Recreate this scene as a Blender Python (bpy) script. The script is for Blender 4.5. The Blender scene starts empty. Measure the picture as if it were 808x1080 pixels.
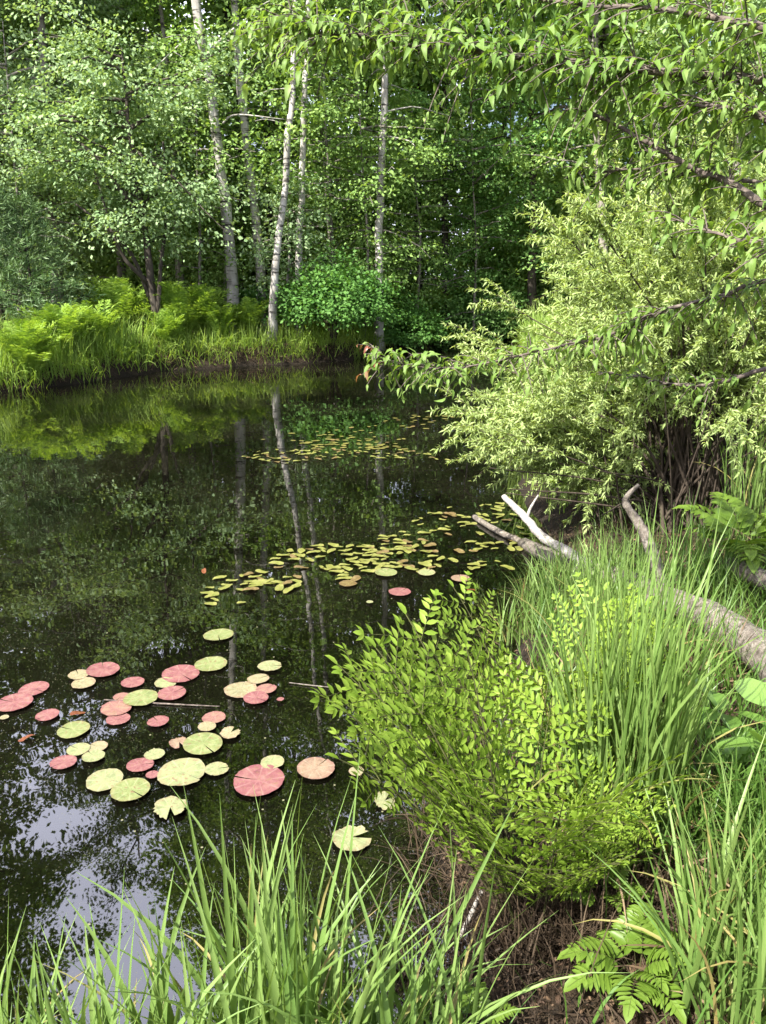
import bpy, math, random
import numpy as np
R = np.random.default_rng(7)
random.seed(7)
sc = bpy.context.scene
COL = sc.collection
# ------------------------------------------------------------------ camera
CAM_H, PITCH, F = 1.9, math.radians(16.5), 848.0
SP, CP = math.sin(PITCH), math.cos(PITCH)
cam = bpy.data.cameras.new('camera')
cam.sensor_fit = 'VERTICAL'; cam.sensor_height = 24.0; cam.lens = F / 1080 * 24.0
cam.clip_start = 0.05; cam.clip_end = 600
co = bpy.data.objects.new('camera', cam); COL.objects.link(co)
co.location = (0, 0, CAM_H); co.rotation_euler = (math.pi / 2 - PITCH, 0, 0)
sc.camera = co
def ray(px, py):
    u, v = (px - 404) / F, (540 - py) / F
    return np.array([u, CP + v * SP, -SP + v * CP])
def at(px, py, Y):            # where the photo's pixel lies at the distance Y
    d = ray(px, py); return np.array([0, 0, CAM_H]) + d * (Y / d[1])
def G(px, py, z=0.0):         # where the photo's pixel meets the height z
    d = ray(px, py); return np.array([0, 0, CAM_H]) + d * ((z - CAM_H) / d[2])
# ------------------------------------------------------------------ light
SUN = np.array([-0.58, -0.60, 0.94]); SUN /= np.linalg.norm(SUN)
w = bpy.data.worlds.new('World'); sc.world = w; w.use_nodes = True
nt = w.node_tree; bg = nt.nodes['Background']
sky = nt.nodes.new('ShaderNodeTexSky'); sky.sky_type = 'NISHITA'; sky.sun_disc = False
sky.sun_elevation = math.asin(SUN[2]); sky.sun_rotation = math.atan2(SUN[0], SUN[1])
sky.dust_density = 4.0; sky.air_density = 1.0
# broken white cloud over the blue
tcw = nt.nodes.new('ShaderNodeTexCoord'); mpw = nt.nodes.new('ShaderNodeMapping'); mpw.inputs['Scale'].default_value = (1, 1, 2.4); mpw.inputs['Location'].default_value = (.35, .1, .2)
nzw = nt.nodes.new('ShaderNodeTexNoise'); nzw.inputs['Scale'].default_value = 2.1; nzw.inputs['Detail'].default_value = 7; nzw.inputs['Roughness'].default_value = .55
nt.links.new(tcw.outputs['Generated'], mpw.inputs[0]); nt.links.new(mpw.outputs[0], nzw.inputs['Vector'])
rw = nt.nodes.new('ShaderNodeValToRGB'); rw.color_ramp.elements[0].position = .47; rw.color_ramp.elements[1].position = .66
dtw = nt.nodes.new('ShaderNodeVectorMath'); dtw.operation = 'DOT_PRODUCT'; dtw.inputs[1].default_value = (-.275, .715, .643)
nt.links.new(tcw.outputs['Generated'], dtw.inputs[0])
mrw = nt.nodes.new('ShaderNodeMapRange'); mrw.inputs[1].default_value = .86; mrw.inputs[2].default_value = .98; mrw.inputs[4].default_value = .30; nt.links.new(dtw.outputs['Value'], mrw.inputs[0])
adw = nt.nodes.new('ShaderNodeMath'); nt.links.new(nzw.outputs[0], adw.inputs[0]); nt.links.new(mrw.outputs[0], adw.inputs[1])
nt.links.new(adw.outputs[0], rw.inputs[0])
mw = nt.nodes.new('ShaderNodeMix'); mw.data_type = 'RGBA'; nt.links.new(rw.outputs[0], mw.inputs[0]); nt.links.new(sky.outputs[0], mw.inputs[6]); mw.inputs[7].default_value = (19, 19.5, 24, 1)
nt.links.new(mw.outputs[2], bg.inputs[0]); bg.inputs[1].default_value = 0.07
sl = bpy.data.lights.new('sun', 'SUN'); sl.energy = 5.0; sl.angle = math.radians(0.55); sl.color = (1, 0.955, 0.86)
so = bpy.data.objects.new('sun', sl); COL.objects.link(so)
from mathutils import Vector
so.rotation_euler = Vector(SUN.tolist()).to_track_quat('Z', 'Y').to_euler(); so.location = (-20, -9, 30)
vs = sc.view_settings
sc.display_settings.display_device = 'sRGB'
vs.view_transform = 'Standard'; vs.look = 'None'; vs.gamma = 1; vs.exposure = 1.65
sc.render.engine = 'CYCLES'
cy = sc.cycles
cy.max_bounces = 7; cy.diffuse_bounces = 3; cy.glossy_bounces = 3; cy.transmission_bounces = 4
cy.transparent_max_bounces = 6; cy.caustics_reflective = False; cy.caustics_refractive = False
cy.sample_clamp_indirect = 4; cy.use_denoising = True
try: cy.denoiser = 'OPENIMAGEDENOISE'; cy.denoising_prefilter = 'ACCURATE'
except Exception: pass
# ------------------------------------------------------------------ materials
def newmat(name):
    m = bpy.data.materials.new(name); m.use_nodes = True
    n = m.node_tree.nodes; n.clear()
    out = n.new('ShaderNodeOutputMaterial')
    return m, n, m.node_tree.links, out
def ramp(n, stops):
    r = n.new('ShaderNodeValToRGB'); e = r.color_ramp.elements
    while len(e) < len(stops): e.new(0.5)
    for k, (p, c) in enumerate(stops):
        e[k].position = p; e[k].color = (c[0], c[1], c[2], 1)
    return r
def leafmat(name, cols, trans=0.38, rough=0.42, spec=0.4, tcol=(1.25, 1.2, 0.5), hue=None):
    m, n, L, out = newmat(name)
    g = n.new('ShaderNodeNewGeometry')
    k = len(cols)
    r = ramp(n, [(i / max(1, k - 1), c) for i, c in enumerate(cols)])
    # per leaf variety, plus a slow drift from one branch to the next
    tc = n.new('ShaderNodeTexCoord'); nz = n.new('ShaderNodeTexNoise'); nz.inputs['Scale'].default_value = 1.3
    nz.inputs['Detail'].default_value = 2
    L.new(tc.outputs['Object'], nz.inputs['Vector'])
    ad = n.new('ShaderNodeMath'); ad.operation = 'MULTIPLY_ADD'; ad.inputs[1].default_value = 0.55
    L.new(g.outputs['Random Per Island'], ad.inputs[0])
    mu = n.new('ShaderNodeMath'); mu.operation = 'MULTIPLY_ADD'; mu.inputs[1].default_value = 1.2; mu.inputs[2].default_value = -0.38
    L.new(nz.outputs[0], mu.inputs[0]); L.new(mu.outputs[0], ad.inputs[2]); L.new(ad.outputs[0], r.inputs[0])
    p = n.new('ShaderNodeBsdfPrincipled'); p.inputs['Roughness'].default_value = rough
    p.inputs['Specular IOR Level'].default_value = spec
    L.new(r.outputs[0], p.inputs['Base Color'])
    t = n.new('ShaderNodeBsdfTranslucent')
    mx = n.new('ShaderNodeMix'); mx.data_type = 'RGBA'; mx.blend_type = 'MULTIPLY'; mx.inputs[0].default_value = 1
    mx.inputs[7].default_value = (*tcol, 1); L.new(r.outputs[0], mx.inputs[6]); L.new(mx.outputs[2], t.inputs[0])
    s = n.new('ShaderNodeMixShader'); s.inputs[0].default_value = trans
    L.new(p.outputs[0], s.inputs[1]); L.new(t.outputs[0], s.inputs[2]); L.new(s.outputs[0], out.inputs[0])
    return m
def barkmat(name, a, b, c, scale=(14, 14, 4), marks=None, bump=0.4):
    m, n, L, out = newmat(name)
    tc = n.new('ShaderNodeTexCoord'); mp = n.new('ShaderNodeMapping'); mp.inputs['Scale'].default_value = scale
    L.new(tc.outputs['Object'], mp.inputs[0])
    nz = n.new('ShaderNodeTexNoise'); nz.inputs['Scale'].default_value = 1; nz.inputs['Detail'].default_value = 6; nz.inputs['Roughness'].default_value = 0.65
    L.new(mp.outputs[0], nz.inputs['Vector'])
    r = ramp(n, [(0.3, a), (0.5, b), (0.7, c)]); L.new(nz.outputs[0], r.inputs[0])
    p = n.new('ShaderNodeBsdfPrincipled'); p.inputs['Roughness'].default_value = 0.85; p.inputs['Specular IOR Level'].default_value = 0.2
    src = r.outputs[0]
    if marks:
        m2 = n.new('ShaderNodeMapping'); m2.inputs['Scale'].default_value = marks; L.new(tc.outputs['Object'], m2.inputs[0])
        n2 = n.new('ShaderNodeTexNoise'); n2.inputs['Scale'].default_value = 1; n2.inputs['Detail'].default_value = 3; L.new(m2.outputs[0], n2.inputs['Vector'])
        r2 = ramp(n, [(0.56, (0, 0, 0)), (0.66, (1, 1, 1))]); L.new(n2.outputs[0], r2.inputs[0])
        mx = n.new('ShaderNodeMix'); mx.data_type = 'RGBA'; L.new(r2.outputs[0], mx.inputs[0]); L.new(src, mx.inputs[6])
        mx.inputs[7].default_value = (0.05, 0.045, 0.04, 1); src = mx.outputs[2]
    L.new(src, p.inputs['Base Color'])
    bp = n.new('ShaderNodeBump'); bp.inputs['Strength'].default_value = bump; bp.inputs['Distance'].default_value = 0.02
    L.new(nz.outputs[0], bp.inputs['Height']); L.new(bp.outputs[0], p.inputs['Normal'])
    L.new(p.outputs[0], out.inputs[0]); return m
M = {}
M['birch'] = barkmat('pale_birch_bark', (.18, .17, .15), (.35, .33, .30), (.50, .48, .455), (5, 5, 2), (3, 3, 16))
M['grey'] = barkmat('grey_bark', (.10, .088, .075), (.20, .18, .155), (.30, .28, .25), (10, 10, 3), (4, 4, 12))
M['dark'] = barkmat('dark_bark', (.025, .02, .016), (.05, .042, .034), (.10, .085, .07))
M['stem'] = barkmat('shrub_stem_bark', (.025, .019, .014), (.055, .042, .032), (.10, .08, .062), (30, 30, 8))
M['twig'] = barkmat('cherry_bark', (.05, .04, .035), (.10, .08, .07), (.20, .17, .14), (40, 40, 40))
M['dead'] = barkmat('weathered_wood', (.06, .05, .04), (.145, .125, .105), (.27, .24, .205), (34, 34, 34), None, 0.9)
M['bone'] = barkmat('bleached_wood', (.16, .14, .125), (.30, .28, .255), (.38, .36, .33), (46, 46, 46), None, 0.7)
M['rachis'] = barkmat('fern_stalk', (.03, .03, .012), (.055, .06, .02), (.09, .10, .03), (30, 30, 30))
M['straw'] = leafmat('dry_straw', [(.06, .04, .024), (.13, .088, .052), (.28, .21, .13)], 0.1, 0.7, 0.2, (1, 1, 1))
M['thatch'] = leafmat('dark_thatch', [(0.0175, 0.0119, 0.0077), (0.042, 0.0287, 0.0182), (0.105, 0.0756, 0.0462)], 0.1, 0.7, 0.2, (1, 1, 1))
M['yellowed'] = leafmat('yellowing_blade', [(.17, .19, .05), (.24, .22, .075), (.25, .17, .07)], .3, .5, .3, (1.1, 1, .6))
M['litter'] = leafmat('dry_leaf', [(.03, .02, .014), (.075, .046, .03), (.14, .09, .055), (.26, .18, .12)], 0.08, 0.7, 0.2, (1, 1, 1))
M['birchleaf'] = leafmat('birch_leaf', [(0.1117, 0.2088, 0.0551), (0.1928, 0.3132, 0.0834), (0.3045, 0.435, 0.1334)], .36, .6, .18)
M['woodleaf'] = leafmat('woodland_leaf', [(0.1341, 0.2436, 0.071), (0.2193, 0.3451, 0.0971), (0.3411, 0.4669, 0.1494)], .36, .6, .15)
M['mapleleaf'] = leafmat('maple_leaf', [(0.0882, 0.1995, 0.0554), (0.1563, 0.3045, 0.0832), (0.2772, 0.441, 0.1386)], .36, .6, .15)
M['alderleaf'] = leafmat('alder_leaf', [(0.1644, 0.2766, 0.1216), (0.2541, 0.3713, 0.1716), (0.3737, 0.495, 0.2574)], .36, .55, .25)
M['shrubleaf'] = leafmat('bank_shrub_leaf', [(0.05, 0.1375, 0.0275), (0.0875, 0.2, 0.0425), (0.1375, 0.275, 0.0625)], .36, .6, .2)
M['pineleaf'] = leafmat('pine_needle', [(0.054, 0.115, 0.04), (0.096, 0.1725, 0.06), (0.156, 0.2415, 0.085)], 0.15, 0.5)
M['farfern'] = leafmat('bank_fern_leaf', [(0.156, 0.273, 0.039), (0.234, 0.364, 0.0585), (0.338, 0.455, 0.104)], .42, .6, .2)
M['fargrass'] = leafmat('bank_grass_blade', [(0.168, 0.276, 0.048), (0.24, 0.36, 0.072), (0.336, 0.444, 0.12)], .42, .6, .2)
M['willow'] = leafmat('willow_leaf', [(0.2415, 0.3277, 0.115), (0.3335, 0.4312, 0.161), (0.4255, 0.5175, 0.23)], .40, .5, .25)
M['cherry'] = leafmat('cherry_leaf', [(0.095, 0.185, 0.035), (0.165, 0.27, 0.055), (0.25, 0.355, 0.11)], .46, .5, .3)
M['redtip'] = leafmat('reddish_young_leaf', [(.16, .13, .05), (.24, .11, .06), (.25, .07, .05)], 0.35, 0.35, 0.5)
M['royal'] = leafmat('royal_fern_leaflet', [(0.115, 0.205, 0.022), (0.19, 0.295, 0.035), (0.29, 0.385, 0.07)], .42, .5, .25)
M['sens'] = leafmat('sensitive_fern_leaf', [(0.088, 0.16, 0.02), (0.128, 0.212, 0.028), (0.168, 0.256, 0.048)], 0.4, 0.42, 0.35)
M['sedge'] = leafmat('sedge_blade', [(0.0952, 0.1792, 0.0392), (0.1568, 0.2464, 0.0616), (0.2352, 0.3248, 0.112)], .36, .45, .35)
M['dgrass'] = leafmat('bank_blade', [(0.05, 0.115, 0.018), (0.085, 0.17, 0.03), (0.15, 0.24, 0.055)], 0.36, 0.4, 0.4)
M['broad'] = leafmat('broad_leaf', [(0.1, 0.2, 0.035), (0.14, 0.25, 0.05), (0.19, 0.3, 0.08)], 0.36, 0.36, 0.5)
# ------------------------------------------------------------------ mesh tools
class Mesh:
    """collects faces of any size, in numpy arrays, then links them as one object"""
    def __init__(s): s.v = []; s.l = []; s.c = []; s.mi = []; s.n = 0
    def add(s, v, faces, mi=0):
        v = np.asarray(v, dtype=np.float32).reshape(-1, 3)
        for f in (faces if isinstance(faces, list) else [faces]):
            f = np.asarray(f, dtype=np.int64)
            if f.size == 0: continue
            s.l.append((f + s.n).ravel()); s.c.append(np.full(len(f), f.shape[1], dtype=np.int32)); s.mi.append(np.full(len(f), mi, dtype=np.int32))
        s.v.append(v); s.n += len(v)
    def data(s, name, mats, smooth=False):
        me = bpy.data.meshes.new(name)
        v = np.concatenate(s.v); l = np.concatenate(s.l); c = np.concatenate(s.c)
        me.vertices.add(len(v)); me.vertices.foreach_set('co', v.ravel())
        me.loops.add(len(l)); me.loops.foreach_set('vertex_index', l.astype(np.int32))
        me.polygons.add(len(c)); st = np.concatenate([[0], np.cumsum(c)[:-1]]).astype(np.int32)
        me.polygons.foreach_set('loop_start', st); me.polygons.foreach_set('loop_total', c)
        mats = mats if isinstance(mats, (list, tuple)) else [mats]
        for m in mats: me.materials.append(m)
        me.polygons.foreach_set('material_index', np.concatenate(s.mi))
        if smooth: me.polygons.foreach_set('use_smooth', np.ones(len(c), dtype=bool))
        me.update(calc_edges=True); me.validate()
        return me
    def build(s, name, mats, parent=None, smooth=False, loc=None):
        o = bpy.data.objects.new(name, s.data(name, mats, smooth)); COL.objects.link(o)
        if parent is not None: o.parent = parent
        if loc is not None: o.location = loc
        return o
def tag(o, label=None, cat=None, group=None, kind=None):
    for k, v in (('label', label), ('category', cat), ('group', group), ('kind', kind)):
        if v: o[k] = v
    return o
def empty(name, label, cat, loc=(0, 0, 0), group=None):
    o = bpy.data.objects.new(name, None); COL.objects.link(o); o.location = [float(q) for q in loc]
    o.empty_display_size = 0.2
    return tag(o, label, cat, group)
def norm(a): return a / np.maximum(np.linalg.norm(a, axis=-1, keepdims=True), 1e-9)
def tube(m, pts, rad, n=7, mi=0, cap=True, rough=0.0, rng=R):
    P = np.asarray(pts, float); rad = np.asarray(rad, float) * np.ones(len(P))
    T = norm(np.gradient(P, axis=0)); ref = np.array([0.31, 0.2, 0.93]) if abs(T[:, 2]).mean() < 0.8 else np.array([1.0, 0.13, 0.0])
    A = norm(np.cross(T, ref)); B = np.cross(T, A)
    th = np.linspace(0, 2 * np.pi, n, endpoint=False)
    rr = rad[:, None] * (1 + rough * rng.normal(size=(len(P), n)))
    V = P[:, None] + rr[..., None] * (np.cos(th)[None, :, None] * A[:, None] + np.sin(th)[None, :, None] * B[:, None])
    i = np.arange(len(P) - 1)[:, None] * n; j = np.arange(n)[None]; k = (j + 1) % n
    q = np.stack([i + j, i + k, i + n + k, i + n + j], -1).reshape(-1, 4)
    fs = [q]
    if cap: fs.append(np.arange(n)[None, ::-1]); fs.append((np.arange(n) + (len(P) - 1) * n)[None])
    m.add(V.reshape(-1, 3), fs, mi)
def spline(pts, n):
    """smooth curve through the points (Catmull-Rom)"""
    P = np.asarray(pts, float); P = np.vstack([2 * P[0] - P[1], P, 2 * P[-1] - P[-2]])
    t = np.linspace(0, len(P) - 3 - 1e-6, n); i = t.astype(int); f = (t - i)[:, None]
    a, b, c, d = P[i], P[i + 1], P[i + 2], P[i + 3]
    return 0.5 * (2 * b + (c - a) * f + (2 * a - 5 * b + 4 * c - d) * f ** 2 + (3 * b - a - 3 * c + d) * f ** 3)
# leaf outlines: (along, across, lift) with unit length and unit half width
DIAMOND = (np.array([[0, 0, 0], [.45, 1, .0], [1, 0, -.05], [.45, -1, .0]]), [np.array([[0, 1, 2, 3]])])
FOLD = (np.array([[0, 0, 0], [.4, 1, .10], [1, 0, -.10], [.4, -1, .10], [.42, 0, .0]]), [np.array([[0, 4, 2, 1], [0, 3, 2, 4]])])
OVAL = (np.array([[0, 0, 0], [.14, .6, .05], [.45, 1, .06], [.78, .72, .0], [1, 0, -.14], [.78, -.72, .0], [.45, -1, .06], [.14, -.6, .05], [.30, 0, 0], [.7, 0, -.04]]),
        [np.array([[0, 8, 1], [9, 4, 3], [0, 7, 8], [9, 5, 4]]), np.array([[8, 9, 3, 2], [8, 6, 5, 9]]), np.array([[8, 2, 1], [8, 7, 6]])])
LANCE = (np.array([[0, 0, 0], [.25, .85, .03], [.55, .9, .02], [1, 0, -.10], [.55, -.9, .02], [.25, -.85, .03], [.4, 0, -.02]]), [np.array([[0, 6, 2, 1], [0, 5, 4, 6]]), np.array([[6, 3, 2], [6, 4, 3]])])
DROOP = (np.array([[0, 0, 0], [.22, .75, .10], [.5, 1, .02], [.8, .55, -.30], [.95, 0, -.62], [.8, -.55, -.30], [.5, -1, .02], [.22, -.75, .10], [.22, 0, .04], [.5, 0, -.04], [.8, 0, -.34]]),
         [np.array([[0, 8, 1], [0, 7, 8], [10, 4, 3], [10, 5, 4]]), np.array([[8, 9, 2, 1], [7, 6, 9, 8], [9, 10, 3, 2], [6, 5, 10, 9]])])
def leaves(m, P, D, N, ln, wd, shape=DIAMOND, mi=0):
    P = np.asarray(P, float); k = len(P)
    if k == 0: return
    D = norm(np.asarray(D, float)); S = norm(np.cross(N, D)); N = np.cross(D, S)
    ln = np.broadcast_to(ln, k); wd = np.broadcast_to(wd, k)
    T, fs = shape; nv = len(T)
    V = P[:, None] + D[:, None] * (T[None, :, 0, None] * ln[:, None, None]) + S[:, None] * (T[None, :, 1, None] * wd[:, None, None]) + N[:, None] * (T[None, :, 2, None] * ln[:, None, None])
    off = (np.arange(k) * nv)
    m.add(V.reshape(-1, 3), [(off[:, None, None] + f[None]).reshape(-1, f.shape[1]) for f in fs], mi)
def rnd(k, s=1.0, rng=R): return rng.normal(size=(k, 3)) * s
def blades(m, P, az, ln, wd, lean, curl, seg=6, mi=0, fold=True, rng=R, tw=0.5):
    """grass blades: ribbons creased along the middle that start at 'lean' from upright and bend over by 'curl'"""
    k = len(P); ln = np.broadcast_to(ln, k); wd = np.broadcast_to(wd, k); lean = np.broadcast_to(lean, k); curl = np.broadcast_to(curl, k)
    t = np.linspace(0, 1, seg + 1)
    ang = lean[:, None] + curl[:, None] * t[None] ** 1.6
    h = np.stack([np.cos(az), np.sin(az), 0 * az], -1); side = np.stack([-np.sin(az), np.cos(az), 0 * az], -1)
    st = (ln / seg)[:, None]
    dx = np.sin(ang) * st; dz = np.cos(ang) * st
    X = np.cumsum(np.concatenate([np.zeros((k, 1)), dx[:, :-1]], 1), 1); Z = np.cumsum(np.concatenate([np.zeros((k, 1)), dz[:, :-1]], 1), 1)
    C = P[:, None] + X[..., None] * h[:, None]; C[..., 2] += Z
    nrm = -np.cos(ang)[..., None] * h[:, None] + np.array([0, 0, 1.0]) * np.sin(ang)[..., None]
    tws = rng.normal(size=k) * tw
    S = np.cos(tws)[:, None, None] * side[:, None] + np.sin(tws)[:, None, None] * nrm
    Nn = np.cross(S, norm(np.gradient(C, axis=1)))
    W = wd[:, None] * np.clip(np.minimum(0.55 + 1.6 * t, 1.0) * (1 - t ** 2.2), 0.03, 1)[None]
    if fold:
        V = np.stack([C - S * W[..., None], C + Nn * (W * 0.35)[..., None], C + S * W[..., None]], 2)
        c = 3
    else:
        V = np.stack([C - S * W[..., None], C + S * W[..., None]], 2); c = 2
    i = np.arange(seg)[:, None] * c; j = np.arange(c - 1)[None]
    q = np.stack([i + j, i + j + 1, i + c + j + 1, i + c + j], -1).reshape(-1, 4)
    off = np.arange(k) * (seg + 1) * c
    m.add(V.reshape(-1, 3), (off[:, None, None] + q[None]).reshape(-1, 4), mi)
# ------------------------------------------------------------------ terrain
SHORE = np.array([(-20, 1.0), (-11, -.2), (-6, .75), (-3, 1.05), (-1.5, 1.28), (-.5, 1.45), (.02, 1.58), (.28, 1.95), (.20, 2.3), (.30, 2.7), (.55, 3.4), (.85, 4.3), (1.12, 5.0), (1.2, 6.2),
                  (1.3, 8.6), (2.0, 11), (2.7, 15), (3.4, 20), (4.2, 25), (3.2, 27.4), (1.7, 25.4), (.8, 22), (-.4, 19.2), (-1.7, 18.0), (-3.1, 17.4), (-4.6, 16.4), (-5.5, 14.6), (-6.4, 13.3),
                  (-8.5, 11.8), (-12, 11), (-18, 10.6), (-23, 7)], float)
def sdist(X, Y):
    X = np.asarray(X, float); Y = np.asarray(Y, float)
    best = np.full(X.shape, 1e9); ins = np.zeros(X.shape, bool)
    for k in range(len(SHORE)):
        a, b = SHORE[k], SHORE[(k + 1) % len(SHORE)]
        e = b - a; t = np.clip(((X - a[0]) * e[0] + (Y - a[1]) * e[1]) / (e @ e), 0, 1)
        best = np.minimum(best, np.hypot(X - a[0] - t * e[0], Y - a[1] - t * e[1]))
        c = ((a[1] > Y) != (b[1] > Y)) & (X < (b[0] - a[0]) * (Y - a[1]) / (b[1] - a[1] + 1e-12) + a[0]); ins ^= c
    return np.where(ins, -best, best)
def height(X, Y):
    X = np.asarray(X, float); Y = np.asarray(Y, float)
    wob = 0.07 * np.sin(3.1 * X + 1.3 * Y) * np.sin(2.3 * Y - 1.1 * X + 1) + 0.03 * np.sin(9 * X + 2) * np.sin(8 * Y)
    s = sdist(X, Y) + wob
    o = np.clip(s, 0, None); i = np.clip(-s, 0, None)
    bump = 0.035 * np.sin(5.3 * X + .7 * np.sin(3 * Y)) * np.sin(4.7 * Y + 1.7) + 0.012 * np.sin(17 * X + 3) * np.sin(15 * Y + X)
    far = np.clip((Y - 9) / 8, 0, 1)
    h = (0.30 + 0.12 * far) * (1 - np.exp(-o / (0.42 - 0.31 * far))) + 0.022 * np.minimum(o, 40) + bump * np.clip(o / .3, 0, 1)
    return np.where(s > 0, h, -1.0 * (1 - np.exp(-i / 0.9)))
def lines(a, b, dense, d0, grow):
    out = list(np.arange(dense[0], dense[1], d0))
    for sgn, lim in ((1, b), (-1, a)):
        p = dense[1] if sgn > 0 else dense[0] - d0; st = d0
        while (p < lim) if sgn > 0 else (p > lim):
            out.append(p); st = min(st * grow, 12); p += sgn * st
    return np.array(sorted(out))
xs = lines(-170, 170, (-1.0, 3.2), 0.06, 1.07); ys = lines(-40, 230, (0.2, 6.2), 0.06, 1.07)
GX, GY = np.meshgrid(xs, ys); GZ = height(GX, GY)
m = Mesh(); nx, ny = len(xs), len(ys)
i = np.arange(ny - 1)[:, None] * nx; j = np.arange(nx - 1)[None]
m.add(np.stack([GX, GY, GZ], -1).reshape(-1, 3), np.stack([i + j, i + j + 1, i + nx + j + 1, i + nx + j], -1).reshape(-1, 4))
gm, n, L, out = newmat('bank_soil')
tc = n.new('ShaderNodeTexCoord'); nz = n.new('ShaderNodeTexNoise'); nz.inputs['Scale'].default_value = 2.5; nz.inputs['Detail'].default_value = 8; nz.inputs['Roughness'].default_value = .7
L.new(tc.outputs['Object'], nz.inputs['Vector'])
n2 = n.new('ShaderNodeTexNoise'); n2.inputs['Scale'].default_value = 45; n2.inputs['Detail'].default_value = 5; L.new(tc.outputs['Object'], n2.inputs['Vector'])
r1 = ramp(n, [(.3, (.018, .013, .009)), (.5, (.045, .032, .02)), (.68, (.11, .075, .045))]); L.new(nz.outputs[0], r1.inputs[0])
r2 = ramp(n, [(.35, (.45, .45, .45)), (.65, (1.4, 1.3, 1.2))]); L.new(n2.outputs[0], r2.inputs[0])
mx = n.new('ShaderNodeMix'); mx.data_type = 'RGBA'; mx.blend_type = 'MULTIPLY'; mx.inputs[0].default_value = 1; L.new(r1.outputs[0], mx.inputs[6]); L.new(r2.outputs[0], mx.inputs[7])
# black peat floor; same colour darkens the low bank: wet soil, painted undercut shade
sx = n.new('ShaderNodeSeparateXYZ'); L.new(tc.outputs['Object'], sx.inputs[0])
mr = n.new('ShaderNodeMapRange'); mr.inputs[1].default_value = -.05; mr.inputs[2].default_value = .38; L.new(sx.outputs[2], mr.inputs[0])
mx2 = n.new('ShaderNodeMix'); mx2.data_type = 'RGBA'; L.new(mr.outputs[0], mx2.inputs[0]); mx2.inputs[6].default_value = (.008, .006, .004, 1); L.new(mx.outputs[2], mx2.inputs[7])
p = n.new('ShaderNodeBsdfPrincipled'); p.inputs['Roughness'].default_value = .9; p.inputs['Specular IOR Level'].default_value = .2; L.new(mx2.outputs[2], p.inputs['Base Color'])
bp = n.new('ShaderNodeBump'); bp.inputs['Strength'].default_value = .8; bp.inputs['Distance'].default_value = .03; L.new(n2.outputs[0], bp.inputs['Height']); L.new(bp.outputs[0], p.inputs['Normal'])
L.new(p.outputs[0], out.inputs[0])
tag(m.build('ground', gm, smooth=True), kind='structure')
# ------------------------------------------------------------------ water
wm, n, L, out = newmat('pond_water')
tc = n.new('ShaderNodeTexCoord')
nz = n.new('ShaderNodeTexNoise'); nz.inputs['Scale'].default_value = 1.6; nz.inputs['Detail'].default_value = 3; L.new(tc.outputs['Object'], nz.inputs['Vector'])
bp = n.new('ShaderNodeBump'); bp.inputs['Strength'].default_value = .035; bp.inputs['Distance'].default_value = .05; L.new(nz.outputs[0], bp.inputs['Height'])
gl = n.new('ShaderNodeBsdfGlossy'); gl.inputs['Roughness'].default_value = .012; gl.inputs['Color'].default_value = (1, 1, 1, 1); L.new(bp.outputs[0], gl.inputs['Normal'])
tr = n.new('ShaderNodeBsdfTransparent'); tr.inputs[0].default_value = (.34, .25, .12, 1)
fr = n.new('ShaderNodeFresnel'); fr.inputs[0].default_value = 1.75; L.new(bp.outputs[0], fr.inputs['Normal'])
ms = n.new('ShaderNodeMixShader'); L.new(fr.outputs[0], ms.inputs[0]); L.new(tr.outputs[0], ms.inputs[1]); L.new(gl.outputs[0], ms.inputs[2])
# pollen and dust afloat on the surface
def specks(scale, rad, thr):
    v = n.new('ShaderNodeTexVoronoi'); v.inputs['Scale'].default_value = scale; L.new(tc.outputs['Object'], v.inputs['Vector'])
    a = n.new('ShaderNodeMath'); a.operation = 'LESS_THAN'; a.inputs[1].default_value = rad; L.new(v.outputs['Distance'], a.inputs[0])
    s = n.new('ShaderNodeSeparateColor'); L.new(v.outputs['Color'], s.inputs[0])
    b = n.new('ShaderNodeMath'); b.operation = 'GREATER_THAN'; b.inputs[1].default_value = thr; L.new(s.outputs[0], b.inputs[0])
    c = n.new('ShaderNodeMath'); c.operation = 'MULTIPLY'; L.new(a.outputs[0], c.inputs[0]); L.new(b.outputs[0], c.inputs[1]); return c
s1, s2 = specks(75, .17, .42), specks(16, .07, .62)
n3 = n.new('ShaderNodeTexNoise'); n3.inputs['Scale'].default_value = .8; n3.inputs['Detail'].default_value = 3; L.new(tc.outputs['Object'], n3.inputs['Vector'])
r3 = ramp(n, [(.40, (.3, .3, .3)), (.62, (1, 1, 1))]); L.new(n3.outputs[0], r3.inputs[0])
mm = n.new('ShaderNodeMath'); mm.operation = 'MULTIPLY'; L.new(s1.outputs[0], mm.inputs[0]); L.new(r3.outputs[0], mm.inputs[1])
m2 = n.new('ShaderNodeMath'); m2.operation = 'MULTIPLY'; m2.inputs[1].default_value = .55; L.new(mm.outputs[0], m2.inputs[0])
mx0 = n.new('ShaderNodeMath'); mx0.operation = 'MAXIMUM'; L.new(m2.outputs[0], mx0.inputs[0]); L.new(s2.outputs[0], mx0.inputs[1])
vl = n.new('ShaderNodeMath'); vl.operation = 'MULTIPLY'; vl.inputs[1].default_value = .022; L.new(r3.outputs[0], vl.inputs[0])
mxx = n.new('ShaderNodeMath'); mxx.operation = 'MAXIMUM'; L.new(mx0.outputs[0], mxx.inputs[0]); L.new(vl.outputs[0], mxx.inputs[1])
df = n.new('ShaderNodeBsdfDiffuse'); df.inputs[0].default_value = (.15, .145, .085, 1)
mf = n.new('ShaderNodeMixShader'); L.new(mxx.outputs[0], mf.inputs[0]); L.new(ms.outputs[0], mf.inputs[1]); L.new(df.outputs[0], mf.inputs[2])
L.new(mf.outputs[0], out.inputs[0])
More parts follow.
